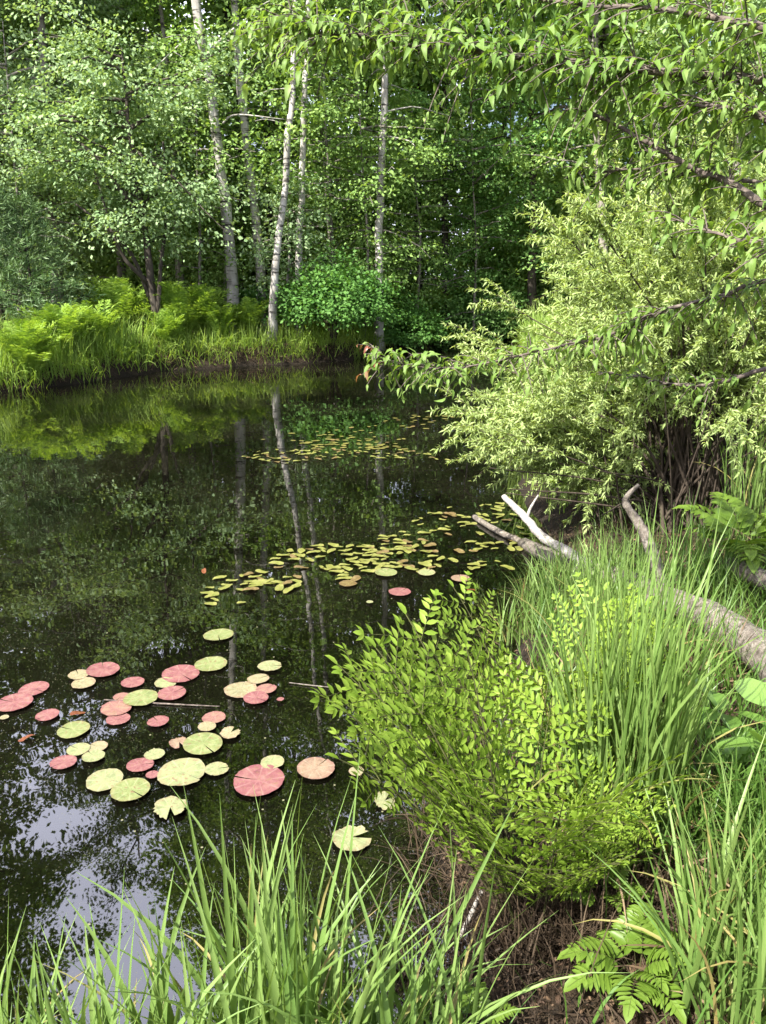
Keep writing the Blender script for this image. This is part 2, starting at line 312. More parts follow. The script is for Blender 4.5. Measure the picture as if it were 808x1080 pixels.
m = Mesh(); m.add([(-26, -3, 0), (9, -3, 0), (9, 30, 0), (-26, 30, 0)], np.array([[0, 1, 2, 3]]))
tag(m.build('water', wm), kind='structure')
# ------------------------------------------------------------------ trees
def crown(m, wood, trunk, H, zb, rad, nl, lp, ll, rng, bias=(0, 0), flat=.42, cl=.5, spread=1.0, mi=0, wmi=0, lw=.36, shape=DIAMOND, prof=None, up=.25):
    """limbs off the trunk, each carrying clumps of leaves"""
    for k in range(nl):
        f = (k + rng.random()) / nl; z = zb + (H - zb) * f
        base = trunk(z - .12 * (H - zb) * rng.random())
        pr = prof(f) if prof else (0.35 + 0.65 * math.sin(math.pi * min(1, .18 + .82 * (1 - f)) ** .8)) 
        Ln = rad * pr * rng.uniform(.65, 1.15)
        az = k * 2.399 + rng.normal() * .5
        d = np.array([math.cos(az) * 1.0 + bias[0], math.sin(az) + bias[1], up + rng.normal() * .15]); d /= np.linalg.norm(d)
        t = np.linspace(0, 1, 6)[:, None]
        L_ = base + d * Ln * t + np.array([0, 0, -1.0]) * (Ln * .16) * t ** 2 + np.cumsum(rng.normal(size=(6, 3)) * .04 * Ln, 0) * t
        if wood is not None: tube(wood, L_, np.linspace(max(.012, .016 * Ln), .006, 6), 4, wmi, False)
        nc = max(2, int(Ln / cl * 1.6 * spread))
        for c in range(nc):
            tt = rng.uniform(.28, 1.08); q = L_[0] + (L_[-1] - L_[0]) * tt; ii = min(5, int(tt * 5)); q = q * .4 + L_[ii] * .6
            q = q + rng.normal(size=3) * np.array([.45, .45, .3]) * cl
            r = cl * rng.uniform(.5, 1.15); kk = int(lp * rng.uniform(.6, 1.4))
            o = rng.normal(size=(kk, 3)) * np.array([r, r, r * flat]) * .62
            o[:, 2] -= .18 * (o[:, 0] ** 2 + o[:, 1] ** 2) / max(r, .1)
            out = norm(o + d * .5)
            D = out * .8 + rng.normal(size=(kk, 3)) * .6 + np.array([0, 0, -.35])
            N = np.array([0, 0, 1.0]) + rng.normal(size=(kk, 3)) * .5 + out * .35
            s = ll * rng.uniform(.6, 1.25, kk)
            leaves(m, q + o, D, N, s, s * lw, shape, mi)
def trunkfn(P):
    P = np.asarray(P); z = P[:, 2]
    return lambda h: np.array([np.interp(h, z, P[:, 0]), np.interp(h, z, P[:, 1]), min(h, z[-1])])
def tree(name, label, px, Y, dia, H, bark, leaf, zb, rad, nl, lp, ll, seed, group=None, cat='tree', snag=False, extra=None, **kw):
    """px: the trunk's course in the photo, from its foot up"""
    rng = np.random.default_rng(seed)
    P = [at(a, b, Y) for a, b in px]
    g = float(height(P[0][0], Y)); foot = np.array([P[0][0], Y, g - .1])
    P = [foot] + [q for q in P if q[2] > g + .3]
    top = P[-1] + (P[-1] - P[-2]) / max(.1, (P[-1] - P[-2])[2]) * max(0, H - P[-1][2]) * .6
    if H > P[-1][2] + .5: P += [np.array([top[0], Y + rng.normal() * .3, H])]
    P = np.array(P); P[1:, 1] += rng.normal(size=len(P) - 1) * .12
    C = spline(P, 22); C[1:-1, :2] += rng.normal(size=(20, 2)) * dia * .06
    e = empty(name, label, cat, foot, group)
    wd = Mesh(); f = (C[:, 2] - C[0, 2]) / (C[-1, 2] - C[0, 2])
    tube(wd, C - foot, dia / 2 * (1 - .82 * f) * (1 + .5 * np.exp(-f * 30)), 9, 0, True, .05, rng)
    if extra: extra(wd, foot, rng)
    cm = Mesh()
    tf = trunkfn(C - foot)
    if not snag:
        crown(cm, wd, tf, H - foot[2], zb, rad, nl, lp, ll, rng, **kw)
        cm.build('crown', M[leaf], e)
    else:
        for k in range(7):
            h = rng.uniform(3, H * .9); b = tf(h); az = rng.uniform(0, 6.3); d = np.array([math.cos(az), math.sin(az), rng.uniform(-.1, .5)]); l = rng.uniform(.5, 1.5)
            tube(wd, [b, b + d * l * .5, b + d * l + np.array([0, 0, .1])], [.035, .022, .008], 5, 0)
    wd.build('trunk', M[bark], e, smooth=True)
    return e
BG = 'pale trunked trees on the far bank'
def dead_limbs(spec):
    def f(wd, foot, rng):
        for Y, pts, r in spec:
            C = spline([at(a, b, Y) for a, b in pts], 9) - foot
            tube(wd, C, np.linspace(r, r * .3, 9), 5, 0)
    return f
tree('birch_tree', 'thickest pale trunk of the far bank, rising with a slight lean from the ferns', [(250, 352), (243, 290), (236, 210), (228, 130), (218, 60), (207, 0)], 19.4, .28, 19, 'birch', 'birchleaf', 5.0, 2.4, 36, 60, .10, 11, BG,
     extra=dead_limbs([(19.3, [(235, 130), (250, 121), (300, 126)], .03), (19.5, [(217, 60), (235, 40), (262, 18)], .04), (19.3, [(218, 55), (200, 40), (160, 75)], .03)]))
tree('birch_tree', 'slim grey birch just right of the thickest trunk, half hidden behind leaves', [(276, 322), (268, 220), (256, 120), (247, 20)], 20.0, .24, 18, 'birch', 'birchleaf', 6.0, 2.2, 34, 55, .10, 12, BG)
tree('birch_tree', 'white birch leaning right as it rises from the water edge beside the round shrub', [(286, 358), (293, 280), (299, 200), (305, 130), (309, 60)], 18.5, .18, 15, 'birch', 'birchleaf', 3.6, 1.9, 30, 55, .10, 13, BG)
tree('birch_tree', 'thin straight grey trunk close behind the leaning white birch', [(315, 310), (319, 200), (323, 90), (326, 20)], 19.6, .18, 17, 'birch', 'birchleaf', 6.0, 2.0, 32, 55, .10, 14, BG)
tree('birch_tree', 'pale trunk rising behind the right end of the round dark green shrub', [(400, 315), (400, 240), (402, 180), (406, 60)], 20.2, .22, 17, 'birch', 'birchleaf', 3.4, 2.4, 38, 58, .10, 15, BG)
tree('dead_tree', 'bare grey dead trunk with snapped side branches, left of the thickest pale trunk', [(190, 330), (184, 200), (178, 130), (170, 40)], 21.0, .25, 10, 'grey', None, 0, 0, 0, 0, 0, 16, cat='tree', snag=True)
tree('grey_tree', 'thin grey trunk seen above the overhanging branch at the upper right, behind the willow', [(688, 320), (690, 180), (692, 60), (694, 0)], 23.0, .26, 19, 'birch', 'woodleaf', 3.2, 2.8, 30, 44, .11, 17)
def stems_alder(wd, foot, rng):
    for pts in ([(163, 350), (160, 290), (150, 225), (143, 180), (138, 140)], [(165, 350), (170, 280), (176, 220), (172, 150)], [(160, 320), (140, 270), (112, 240), (80, 215)], [(158, 300), (125, 262), (100, 180)], [(150, 230), (95, 160), (50, 130)]):
        P = [at(a, b, 17.4 + rng.normal() * .3) for a, b in pts]; tube(wd, spline(P, 9) - foot, np.linspace(.055, .02, 9), 6, 0)
tree('alder_tree', 'bushy pale green tree with dark forked trunk, leaning out over the left bank ferns', [(166, 352), (160, 290), (150, 225), (143, 180)], 17.4, .20, 6.1, 'dark', 'alderleaf', 2.2, 2.5, 40, 105, .085, 18,
     bias=(-.5, .25), extra=stems_alder, cl=.5)
tree('leafy_tree', 'bright leafy tree filling the top left corner behind the bushy pale tree', [(60, 330), (55, 200), (48, 60)], 20.5, .3, 15.2, 'grey', 'alderleaf', 2.4, 3.0, 60, 125, .10, 19, spread=1.1)
tree('leafy_tree', 'tall green tree standing between the top left corner and the dead grey trunk', [(128, 330), (122, 150), (118, 20)], 22.6, .28, 14.2, 'grey', 'birchleaf', 2.2, 2.8, 52, 105, .10, 20)
tree('maple_tree', 'dark green low branched tree right of the pale trunks, left one of two', [(470, 325), (468, 200), (470, 60)], 25.0, .25, 15, 'dark', 'mapleleaf', 1.6, 3.1, 52, 70, .10, 21, flat=.3, up=.12)
tree('maple_tree', 'dark green low branched tree just left of the willow top, right one of two', [(560, 325), (562, 200), (560, 60)], 24.0, .26, 16, 'dark', 'mapleleaf', 1.4, 3.2, 52, 70, .10, 22, flat=.3, up=.12)
tree('leafy_tree', 'young leafy tree with layered sprays hanging above the round shrub', [(352, 330), (350, 250), (345, 150)], 20.8, .12, 9, 'grey', 'birchleaf', 1.6, 1.7, 30, 48, .09, 23, flat=.3)
tree('leafy_tree', 'young leafy tree low on the bank between the forked dark trunk and thickest pale trunk', [(210, 335), (212, 250), (208, 170)], 19.8, .10, 6.0, 'grey', 'birchleaf', 1.3, 1.5, 24, 46, .09, 24)
tree('leafy_tree', 'mid green tree beyond the willow, filling the right edge of the picture', [(780, 320), (775, 160), (770, 40)], 17.0, .25, 12, 'grey', 'alderleaf', 1.6, 2.6, 40, 55, .10, 25)
tree('leafy_tree', 'tall green tree beyond the willow top, left of the thin grey trunk', [(636, 320), (632, 160), (630, 30)], 21.5, .25, 16, 'grey', 'woodleaf', 1.6, 2.8, 44, 58, .10, 26)
for k, (px, Y, H, r_, leaf, lab) in enumerate([
    (302, 19.6, 4.2, 1.2, 'alderleaf', 'pale leafy sapling between leaning white birch and straight grey trunk'), (236, 22.6, 7.0, 1.5, 'birchleaf', 'leafy sapling behind the thickest pale trunk, its sprays reaching both sides'),
    (385, 20.4, 6.5, 1.7, 'birchleaf', 'leafy sapling above the right half of the round dark shrub'), (440, 22.6, 6.0, 1.8, 'birchleaf', 'mid green sapling with layered sprays above the far inlet grass'),
    (168, 20.2, 7.2, 1.7, 'birchleaf', 'leafy sapling in front of the bare dead trunk'), (500, 23.2, 7.5, 2.0, 'mapleleaf', 'dark layered sapling between the two low branched dark trees'),
    (345, 22.6, 10.0, 2.0, 'birchleaf', 'tall leafy sapling filling the gap right of the straight grey trunk'), (20, 18.4, 6.8, 2.0, 'alderleaf', 'leafy sapling above the pine saplings by the left edge')]):
    tree('leafy_sapling', lab, [(px, 335), (px + 3, 260), (px - 2, 190)], Y, .09, H, 'grey', leaf, 1.2, r_, 34, 52, .085, 60 + k, cat='sapling', flat=.3, up=.15)
# the wood behind them, one mass of crowns
wl = Mesh(); rng = np.random.default_rng(5)
def far_tree(x, y, H, rad, lp, ll, nl, zb, mi=0):
    H *= .68 if -.50 < x / y < -.27 else 1.35
    g = float(height(x, y)); base = np.array([x, y, g])
    C = np.stack([x + np.cumsum(rng.normal(size=9)) * .1, y + np.cumsum(rng.normal(size=9)) * .1, np.linspace(g - .1, H, 9)], -1); C[0, :2] = x, y
    tube(wl, C, np.linspace(.13, .02, 9), 6, 2, False)
    crown(wl, wl, trunkfn(C), H, zb, rad, nl, lp, ll, rng, cl=.8, mi=mi, wmi=2, spread=1.0)
spots = [(-14.6, 24.0, 19), (-17.0, 25.5, 19), (-4.2, 24.8, 18), (-13.5, 21, 17), (-10.5, 25.5, 19), (-12.6, 29, 13), (-7.0, 27.5, 20), (-3.6, 26, 21), (-.4, 27.5, 22), (3.2, 30, 20), (6.6, 27, 19), (9.6, 25, 20), (12.5, 22, 17), (9.3, 18.5, 13), (13, 28, 20),
         (-16, 25, 18), (-9, 33, 20), (-2, 33, 23), (5, 35, 22), (11, 33, 22), (-15, 34, 17), (17, 26, 19), (-20, 22, 17), (1.2, 25.6, 17), (16, 18, 16)]
for k, (x, y, H) in enumerate(spots):
    far_tree(x, y, H, rng.uniform(2.9, 3.7), 75, .19, 56, 1.0, 0 if k % 3 else 1)
far_tree(-12.2, 18.0, 19, 3.0, 80, .17, 46, 9.5); far_tree(-12.5, 15.5, 17, 3.0, 80, .17, 46, 8)
for k in range(90):                                   # low growth under the far crowns
    x, y = rng.uniform(-18, 18), rng.uniform(24, 40)
    if sdist(x, y) < 1: continue
    crown(wl, None, lambda h, x=x, y=y: np.array([x, y, max(h, .2) + .5]), rng.uniform(2.5, 7), .3, 2.0, 16, 70, .18, rng, cl=.8, mi=int(rng.integers(2)))
for k in range(34):
    x = -30 + 60 * k / 33 + rng.normal() * .6; y = 43 + rng.normal() * 2
    crown(wl, None, lambda h, x=x, y=y: np.array([x, y, h + .5]), rng.uniform(16, 26), .3, 3.4, 34, 60, .36, rng, cl=1.4, mi=int(rng.integers(2)))
tag(wl.build('woodland', [M['woodleaf'], M['birchleaf'], M['dark']]), 'dense green wood filling the background behind the pale trunks', 'wood', kind='stuff')
# ------------------------------------------------------------------ growth on the far bank
def bush(name, label, cat, x, y, rx, hz, k, leaf, ll, seed, lw=.4, group=None):
    rng = np.random.default_rng(seed); g = float(height(x, y)); e = empty(name, label, cat, (x, y, g), group)
    wd, lm = Mesh(), Mesh()
    for s in range(12):
        az = rng.uniform(0, 6.3); r = rng.uniform(.3, .85) * rx
        tip = np.array([math.cos(az) * r, math.sin(az) * r, hz * rng.uniform(.6, .95)])
        tube(wd, spline([(0, 0, -.05), tip * np.array([.35, .35, .55]), tip], 7), np.linspace(.02, .005, 7), 4, 0, False)
    nc = max(20, k // 55)
    d = norm(rng.normal(size=(nc, 3))); d[:, 2] = np.abs(d[:, 2]) * 1.1 - .15; rr = rng.uniform(.35, 1.0, nc) ** .6 * rng.choice([.85, 1, 1, 1.25], nc)
    c = d * rr[:, None] * np.array([rx, rx, hz * .62]); c[:, 2] += hz * .36
    kk = k // nc
    o = rng.normal(size=(nc, kk, 3)) * np.array([.16, .16, .08]) * rx * .9
    P = (c[:, None] + o).reshape(-1, 3); P = P[P[:, 2] > .02]
    O = norm(P - np.array([0, 0, hz * .3])); q = len(P)
    s = ll * rng.uniform(.6, 1.25, q)
    leaves(lm, P, O * .7 + rnd(q, .6, rng) + np.array([0, 0, -.3]), np.array([0, 0, 1.0]) + O * .5 + rnd(q, .45, rng), s, s * lw)
    wd.build('stems', M['stem'], e); lm.build('foliage', M[leaf], e); return e
bush('round_shrub', 'dense round dark green shrub overhanging the far water edge beside the leaning white birch', 'shrub', *at(352, 350, 18.75)[:2], 1.25, 1.9, 11000, 'shrubleaf', .085, 31)
bush('low_shrub', 'small leafy shrub at the far water edge between round shrub and lit grass', 'shrub', *at(428, 345, 21.0)[:2], 1.0, 1.4, 6000, 'shrubleaf', .085, 32)
bush('low_shrub', 'low shrub under the pale trunks, between the two slim birches and the ferns', 'shrub', *at(268, 340, 20.2)[:2], .7, 1.2, 3500, 'shrubleaf', .08, 33)
bush('low_shrub', 'shaded leafy shrub at the inlet end of the pond, tucked behind the willow', 'shrub', *at(520, 335, 24.5)[:2], 1.5, 2.4, 7000, 'mapleleaf', .10, 34)
def young_pine(label, x, y, H, seed):
    rng = np.random.default_rng(seed); g = float(height(x, y)); e = empty('pine_sapling', label, 'pine', (x, y, g))
    wd, lm = Mesh(), Mesh(); tube(wd, [(0, 0, -.05), (0, 0, H * .5), (0, 0, H)], [.05, .03, .008], 6)
    for k in range(46):
        f = k / 46; z = H * (.12 + .85 * f); l = (1 - f) * H * .42 + .12; az = k * 2.4
        d = np.array([math.cos(az), math.sin(az), .22]); tip = np.array([0, 0, z]) + d * l
        tube(wd, [(0, 0, z), tip], [.012, .004], 4, 0, False)
        q = 150; t = rng.uniform(.25, 1.05, q)[:, None]; P = np.array([0, 0, z]) + d * l * t + rnd(q, .06, rng)
        leaves(lm, P, d + rnd(q, .7, rng) + np.array([0, 0, .25]), rnd(q, 1, rng), .14, .008)
    wd.build('trunk', M['dark'], e); lm.build('needles', M['pineleaf'], e)
a = at(38, 345, 16.2); young_pine('bluish green pine sapling behind the left bank ferns, under the bushy pale tree', a[0], a[1], 2.9, 41)
a = at(4, 345, 15.8); young_pine('bluish pine sapling cut by the left edge of the picture', a[0], a[1], 3.1, 42)
def fern_clump(label, px, Y, H, nf, seed, leaf='farfern'):
    H *= 1.25; nf = int(nf * 1.8)
    rng = np.random.default_rng(seed); x = at(px, 380, Y)[0]; g = float(height(x, Y)); e = empty('fern_clump', label, 'fern', (x, Y, g), 'fern clumps on the far bank')
    m = Mesh()
    for k in range(nf):
        az = rng.uniform(0, 6.28); out = rng.uniform(.05, .5) * H; h = H * rng.uniform(.5, 1.08)
        d = np.array([math.cos(az), math.sin(az), 0]); b = d * .05 + rnd(1, .07, rng)[0] * np.array([1, 1, 0])
        t = np.linspace(0, 1, 13)[:, None]
        C = b + d * out * t ** 1.7 + np.array([0, 0, 1]) * h * (t - .22 * t ** 3.2)
        tube(m, C[::2], np.linspace(.006, .002, 7), 3, 0, False)
        T = norm(np.gradient(C, axis=0)); S = norm(np.cross(T, np.array([0, 0, 1.0]) + .01)); N = np.cross(S, T)
        ii = np.linspace(1.5, 12, 30); i0 = ii.astype(int).clip(0, 11); fr = (ii - i0)[:, None]; Q = C[i0] * (1 - fr) + C[i0 + 1] * fr
        w_ = .13 * H * np.clip(np.sin(np.pi * (1 - (ii - 1.5) / 11.2) ** .8), .12, 1)
        for sg in (1, -1):
            leaves(m, Q, S[i0] * sg + T[i0] * .45 + rnd(30, .16, rng), N[i0] + rnd(30, .3, rng), w_, .013)
    m.build('fronds', M[leaf], e); return e
for k, (px, Y, H, nf, lab) in enumerate([
    (30, 14.0, .95, 44, 'sunlit yellow green fern clump nearest the left edge, right above its reflection'), (66, 14.9, 1.0, 46, 'broad sunlit fern clump second from the left edge of the far bank'),
    (100, 15.8, .95, 40, 'fern clump left of the dark forked trunk, at the start of the brown undercut bank'), (128, 17.4, 1.3, 50, 'tall yellow fern clump standing behind the others, left of the dark forked trunk'),
    (192, 17.6, 1.25, 44, 'tall green fern clump right beside the dark forked trunk'), (216, 18.0, 1.15, 40, 'fern clump between the forked dark trunk and the thickest pale trunk'),
    (178, 16.9, .8, 34, 'low fern clump on the bank lip below the dark forked trunk'), (232, 17.9, .8, 30, 'fern clump drooping over the water just left of the thickest pale trunk'),
    (264, 18.6, .9, 34, 'fern clump between the thickest pale trunk and leaning white birch'), (452, 24.8, 1.2, 40, 'shaded fern clump at the far inlet, right of the small leafy shrub'), (484, 27.2, 1.3, 40, 'farthest fern clump, in the lit gap left of the willow')]):
    fern_clump(lab, px, Y, H, nf, 50 + k)
# grass of the far bank: a fringe nobody could count, with dry blades hanging over the edge
m = Mesh(); rng = np.random.default_rng(3)
def scatter(k, x0, x1, y0, y1, lo, hi, rng):
    X = rng.uniform(x0, x1, k * 14); Y = rng.uniform(y0, y1, k * 14); s = sdist(X, Y); ok = (s > lo) & (s < hi); X, Y = X[ok][:k], Y[ok][:k]
    return np.stack([X, Y, height(X, Y) - .01], -1)
P = scatter(5200, -12, -4.6, 10.8, 17, .05, 2.2, rng); q = len(P)
blades(m, P, rng.uniform(0, 6.28, q), rng.uniform(.4, .95, q), rng.uniform(.006, .012, q), rng.uniform(0, .35, q), rng.uniform(.2, 1.3, q), 4, 0, False, rng)
P = scatter(5200, -5, 4, 16, 29, .05, 2.5, rng); q = len(P)
blades(m, P, rng.uniform(0, 6.28, q), rng.uniform(.25, .7, q), rng.uniform(.005, .011, q), rng.uniform(0, .35, q), rng.uniform(.2, 1.4, q), 4, 0, False, rng)
P = scatter(7000, 1.3, 9, 6, 22, .05, 4, rng); q = len(P)
blades(m, P, rng.uniform(0, 6.28, q), rng.uniform(.4, 1.0, q), rng.uniform(.005, .011, q), rng.uniform(0, .35, q), rng.uniform(.2, 1.4, q), 4, 0, False, rng)
P = scatter(6500, -12, 4.5, 10.5, 29, -.04, .30, rng); q = len(P); P[:, 2] = np.maximum(P[:, 2], -.03)
blades(m, P, rng.uniform(3.0, 6.4, q), rng.uniform(.22, .6, q), rng.uniform(.005, .010, q), rng.uniform(0, .7, q), rng.uniform(.5, 1.9, q), 5, 0, False, rng)
P = scatter(4200, -12, 4.5, 10.5, 29, .02, .45, rng); q = len(P)
blades(m, P, rng.uniform(3.6, 5.8, q), rng.uniform(.3, .7, q), rng.uniform(.005, .010, q), rng.uniform(.3, 1.0, q), rng.uniform(1.2, 2.4, q), 5, 0, False, rng)
P = scatter(3600, -12, 4.5, 10.5, 29, -.06, .35, rng); q = len(P)
P[:, 2] = np.maximum(P[:, 2], .05)
blades(m, P, rng.uniform(3.4, 6.0, q), rng.uniform(.12, .34, q), rng.uniform(.003, .007, q), rng.uniform(.5, 1.4, q), rng.uniform(.6, 1.6, q), 4, 1, False, rng)
tag(m.build('bank_grass', [M['fargrass'], M['straw']]), 'sunlit yellow green grass and dry straw fringing the far water edge', 'grass', kind='stuff')
# ------------------------------------------------------------------ lily pads
def padmat(name, a, b, rim, vein):
    a, b, rim, vein = [tuple(.48 * q for q in c) for c in (a, b, rim, vein)]
    m, n, L, out = newmat(name)
    tc = n.new('ShaderNodeTexCoord'); oi = n.new('ShaderNodeObjectInfo')
    av = n.new('ShaderNodeVectorMath'); av.operation = 'ADD'; cx = n.new('ShaderNodeCombineXYZ'); mu = n.new('ShaderNodeMath'); mu.operation = 'MULTIPLY'; mu.inputs[1].default_value = 40
    L.new(oi.outputs['Random'], mu.inputs[0]); L.new(mu.outputs[0], cx.inputs[2]); L.new(tc.outputs['Object'], av.inputs[0]); L.new(cx.outputs[0], av.inputs[1])
    nz = n.new('ShaderNodeTexNoise'); nz.inputs['Scale'].default_value = 2.2; nz.inputs['Detail'].default_value = 9; nz.inputs['Roughness'].default_value = .7; L.new(av.outputs[0], nz.inputs['Vector'])
    r = ramp(n, [(.34, tuple(.72 * q for q in a)), (.46, a), (.62, b)]); L.new(nz.outputs[0], r.inputs[0])
    ln = n.new('ShaderNodeVectorMath'); ln.operation = 'LENGTH'; L.new(tc.outputs['Object'], ln.inputs[0])
    rr = ramp(n, [(.80, (0, 0, 0)), (1.0, (.7, .7, .7))]); L.new(ln.outputs['Value'], rr.inputs[0])
    mx = n.new('ShaderNodeMix'); mx.data_type = 'RGBA'; L.new(rr.outputs[0], mx.inputs[0]); L.new(r.outputs[0], mx.inputs[6]); mx.inputs[7].default_value = (*rim, 1)
    sx = n.new('ShaderNodeSeparateXYZ'); L.new(tc.outputs['Object'], sx.inputs[0])
    at2 = n.new('ShaderNodeMath'); at2.operation = 'ARCTAN2'; L.new(sx.outputs[1], at2.inputs[0]); L.new(sx.outputs[0], at2.inputs[1])
    m8 = n.new('ShaderNodeMath'); m8.operation = 'MULTIPLY'; m8.inputs[1].default_value = 9; L.new(at2.outputs[0], m8.inputs[0])
    cs = n.new('ShaderNodeMath'); cs.operation = 'COSINE'; L.new(m8.outputs[0], cs.inputs[0])
    vr = ramp(n, [(.86, (0, 0, 0)), (1, (.75, .75, .75))]); L.new(cs.outputs[0], vr.inputs[0])
    mv = n.new('ShaderNodeMix'); mv.data_type = 'RGBA'; L.new(vr.outputs[0], mv.inputs[0]); L.new(mx.outputs[2], mv.inputs[6]); mv.inputs[7].default_value = (*vein, 1)
    # brown bites and spots
    n2 = n.new('ShaderNodeTexNoise'); n2.inputs['Scale'].default_value = 6; n2.inputs['Detail'].default_value = 3; L.new(av.outputs[0], n2.inputs['Vector'])
    r2 = ramp(n, [(.60, (0, 0, 0)), (.68, (.85, .85, .85))]); L.new(n2.outputs[0], r2.inputs[0])
    ms = n.new('ShaderNodeMix'); ms.data_type = 'RGBA'; L.new(r2.outputs[0], ms.inputs[0]); L.new(mv.outputs[2], ms.inputs[6]); ms.inputs[7].default_value = (.16, .09, .05, 1)
    p = n.new('ShaderNodeBsdfPrincipled'); p.inputs['Roughness'].default_value = .38; L.new(ms.outputs[2], p.inputs['Base Color'])
    bp = n.new('ShaderNodeBump'); bp.inputs['Strength'].default_value = .25; bp.inputs['Distance'].default_value = .05; L.new(nz.outputs[0], bp.inputs['Height']); L.new(bp.outputs[0], p.inputs['Normal'])
    L.new(p.outputs[0], out.inputs[0]); return m
PM = {'pink': padmat('pink_pad', (.36, .13, .135), (.44, .22, .19), (.32, .10, .11), (.48, .27, .24)),
      'palepink': padmat('pale_pink_pad', (.42, .20, .17), (.42, .27, .18), (.36, .14, .13), (.5, .32, .24)),
      'green': padmat('yellow_green_pad', (.29, .35, .12), (.39, .42, .18), (.33, .30, .12), (.46, .49, .25)),
      'pale': padmat('pale_green_pad', (.37, .42, .19), (.44, .45, .22), (.40, .33, .18), (.5, .52, .3)),
      'cream': padmat('cream_pad', (.42, .39, .21), (.46, .40, .24), (.42, .28, .18), (.53, .49, .32)),
      'tan': padmat('tan_pad', (.40, .27, .18), (.45, .33, .22), (.34, .17, .13), (.5, .4, .28)),
      'mat': padmat('small_yellow_pad', (.28, .31, .055), (.37, .37, .10), (.30, .26, .07), (.4, .4, .14)),
      'matb': padmat('small_brown_pad', (.22, .15, .05), (.32, .25, .09), (.20, .12, .05), (.35, .28, .12))}
def padmesh(name, rng, notch=.20, ragged=.02, rings=4, seg=44, wave=.02, asp=1.0, curl=0.0):
    m = Mesh(); th = np.linspace(notch / 2, 2 * np.pi - notch / 2, seg)
    edge = 1 + ragged * np.cumsum(rng.normal(size=seg)) * .3 + ragged * rng.normal(size=seg) * .6; edge = np.clip(edge, .7, 1.12)
    V = [(0, 0, 0.0)]
    ph = rng.uniform(0, 6.3, 3)
    for k in range(1, rings + 1):
        f = k / rings; rr = f * edge
        z = wave * f ** 2 * (np.sin(2 * th + ph[0]) + .7 * np.sin(3 * th + ph[1]) + .4 * np.sin(7 * th + ph[2])) + .012 * f ** 6
        V += list(np.stack([rr * np.cos(th), asp * rr * np.sin(th), z], -1))
    V = np.array(V); ca = rng.uniform(0, 6.3); cu = np.clip(V[:, 0] * math.cos(ca) + V[:, 1] * math.sin(ca) - .62, 0, 1); V[:, 2] += curl * cu ** 1.5
    lip = V[-seg:] * np.array([.985, .985, 1]) - np.array([0, 0, .014])
    V = np.vstack([V, V[-seg:], lip])
    tri = np.array([[0, 1 + j, 2 + j] for j in range(seg - 1)]); qd = []
    for k in range(rings - 1):
        a, b = 1 + k * seg, 1 + (k + 1) * seg
        qd += [(a + j, b + j, b + j + 1, a + j + 1) for j in range(seg - 1)]
    a, b = 1 + rings * seg, 1 + (rings + 1) * seg
    qd += [(a + j, b + j, b + j + 1, a + j + 1) for j in range(seg - 1)]
    m.add(V, [tri, np.array(qd)])
    return m.data(name, PM['green'], True)
prg = np.random.default_rng(21)
PADS = [padmesh('lily_pad', prg, notch=prg.uniform(.02, .12), ragged=prg.uniform(.012, .035), wave=prg.uniform(.004, .016), curl=prg.choice([0, 0, 0, .25])) for _ in range(8)]
RAG = [padmesh('lily_pad', prg, notch=.5, ragged=.09, wave=.06) for _ in range(3)]
def pad(zx, zy, w_, color, label, rag=False, tilt=0, cat='lily pad'):
    px, py = zx / 1.836, 640 + zy / 1.836
    c = G(px, py, .008); dist = np.linalg.norm(c - np.array([0, 0, CAM_H]))
    depth = c[1] * CP + (CAM_H - c[2]) * SP
    r = w_ / 1.836 / F * depth / 2
    base = (RAG if rag else PADS)[int(prg.integers(3 if rag else 8))]
    o = bpy.data.objects.new('lily_pad', base); COL.objects.link(o)
    o.location = c + np.array([0, 0, prg.uniform(0, .007)]); o.scale = (r * prg.uniform(.94, 1.06), r * prg.uniform(.94, 1.06), r)
    o.rotation_euler = (prg.normal() * .012 + tilt, prg.normal() * .012, prg.uniform(0, 6.28))
    o.material_slots[0].link = 'OBJECT'; o.material_slots[0].material = PM[color]
    tag(o, label, cat, 'lily pads afloat in the near water')
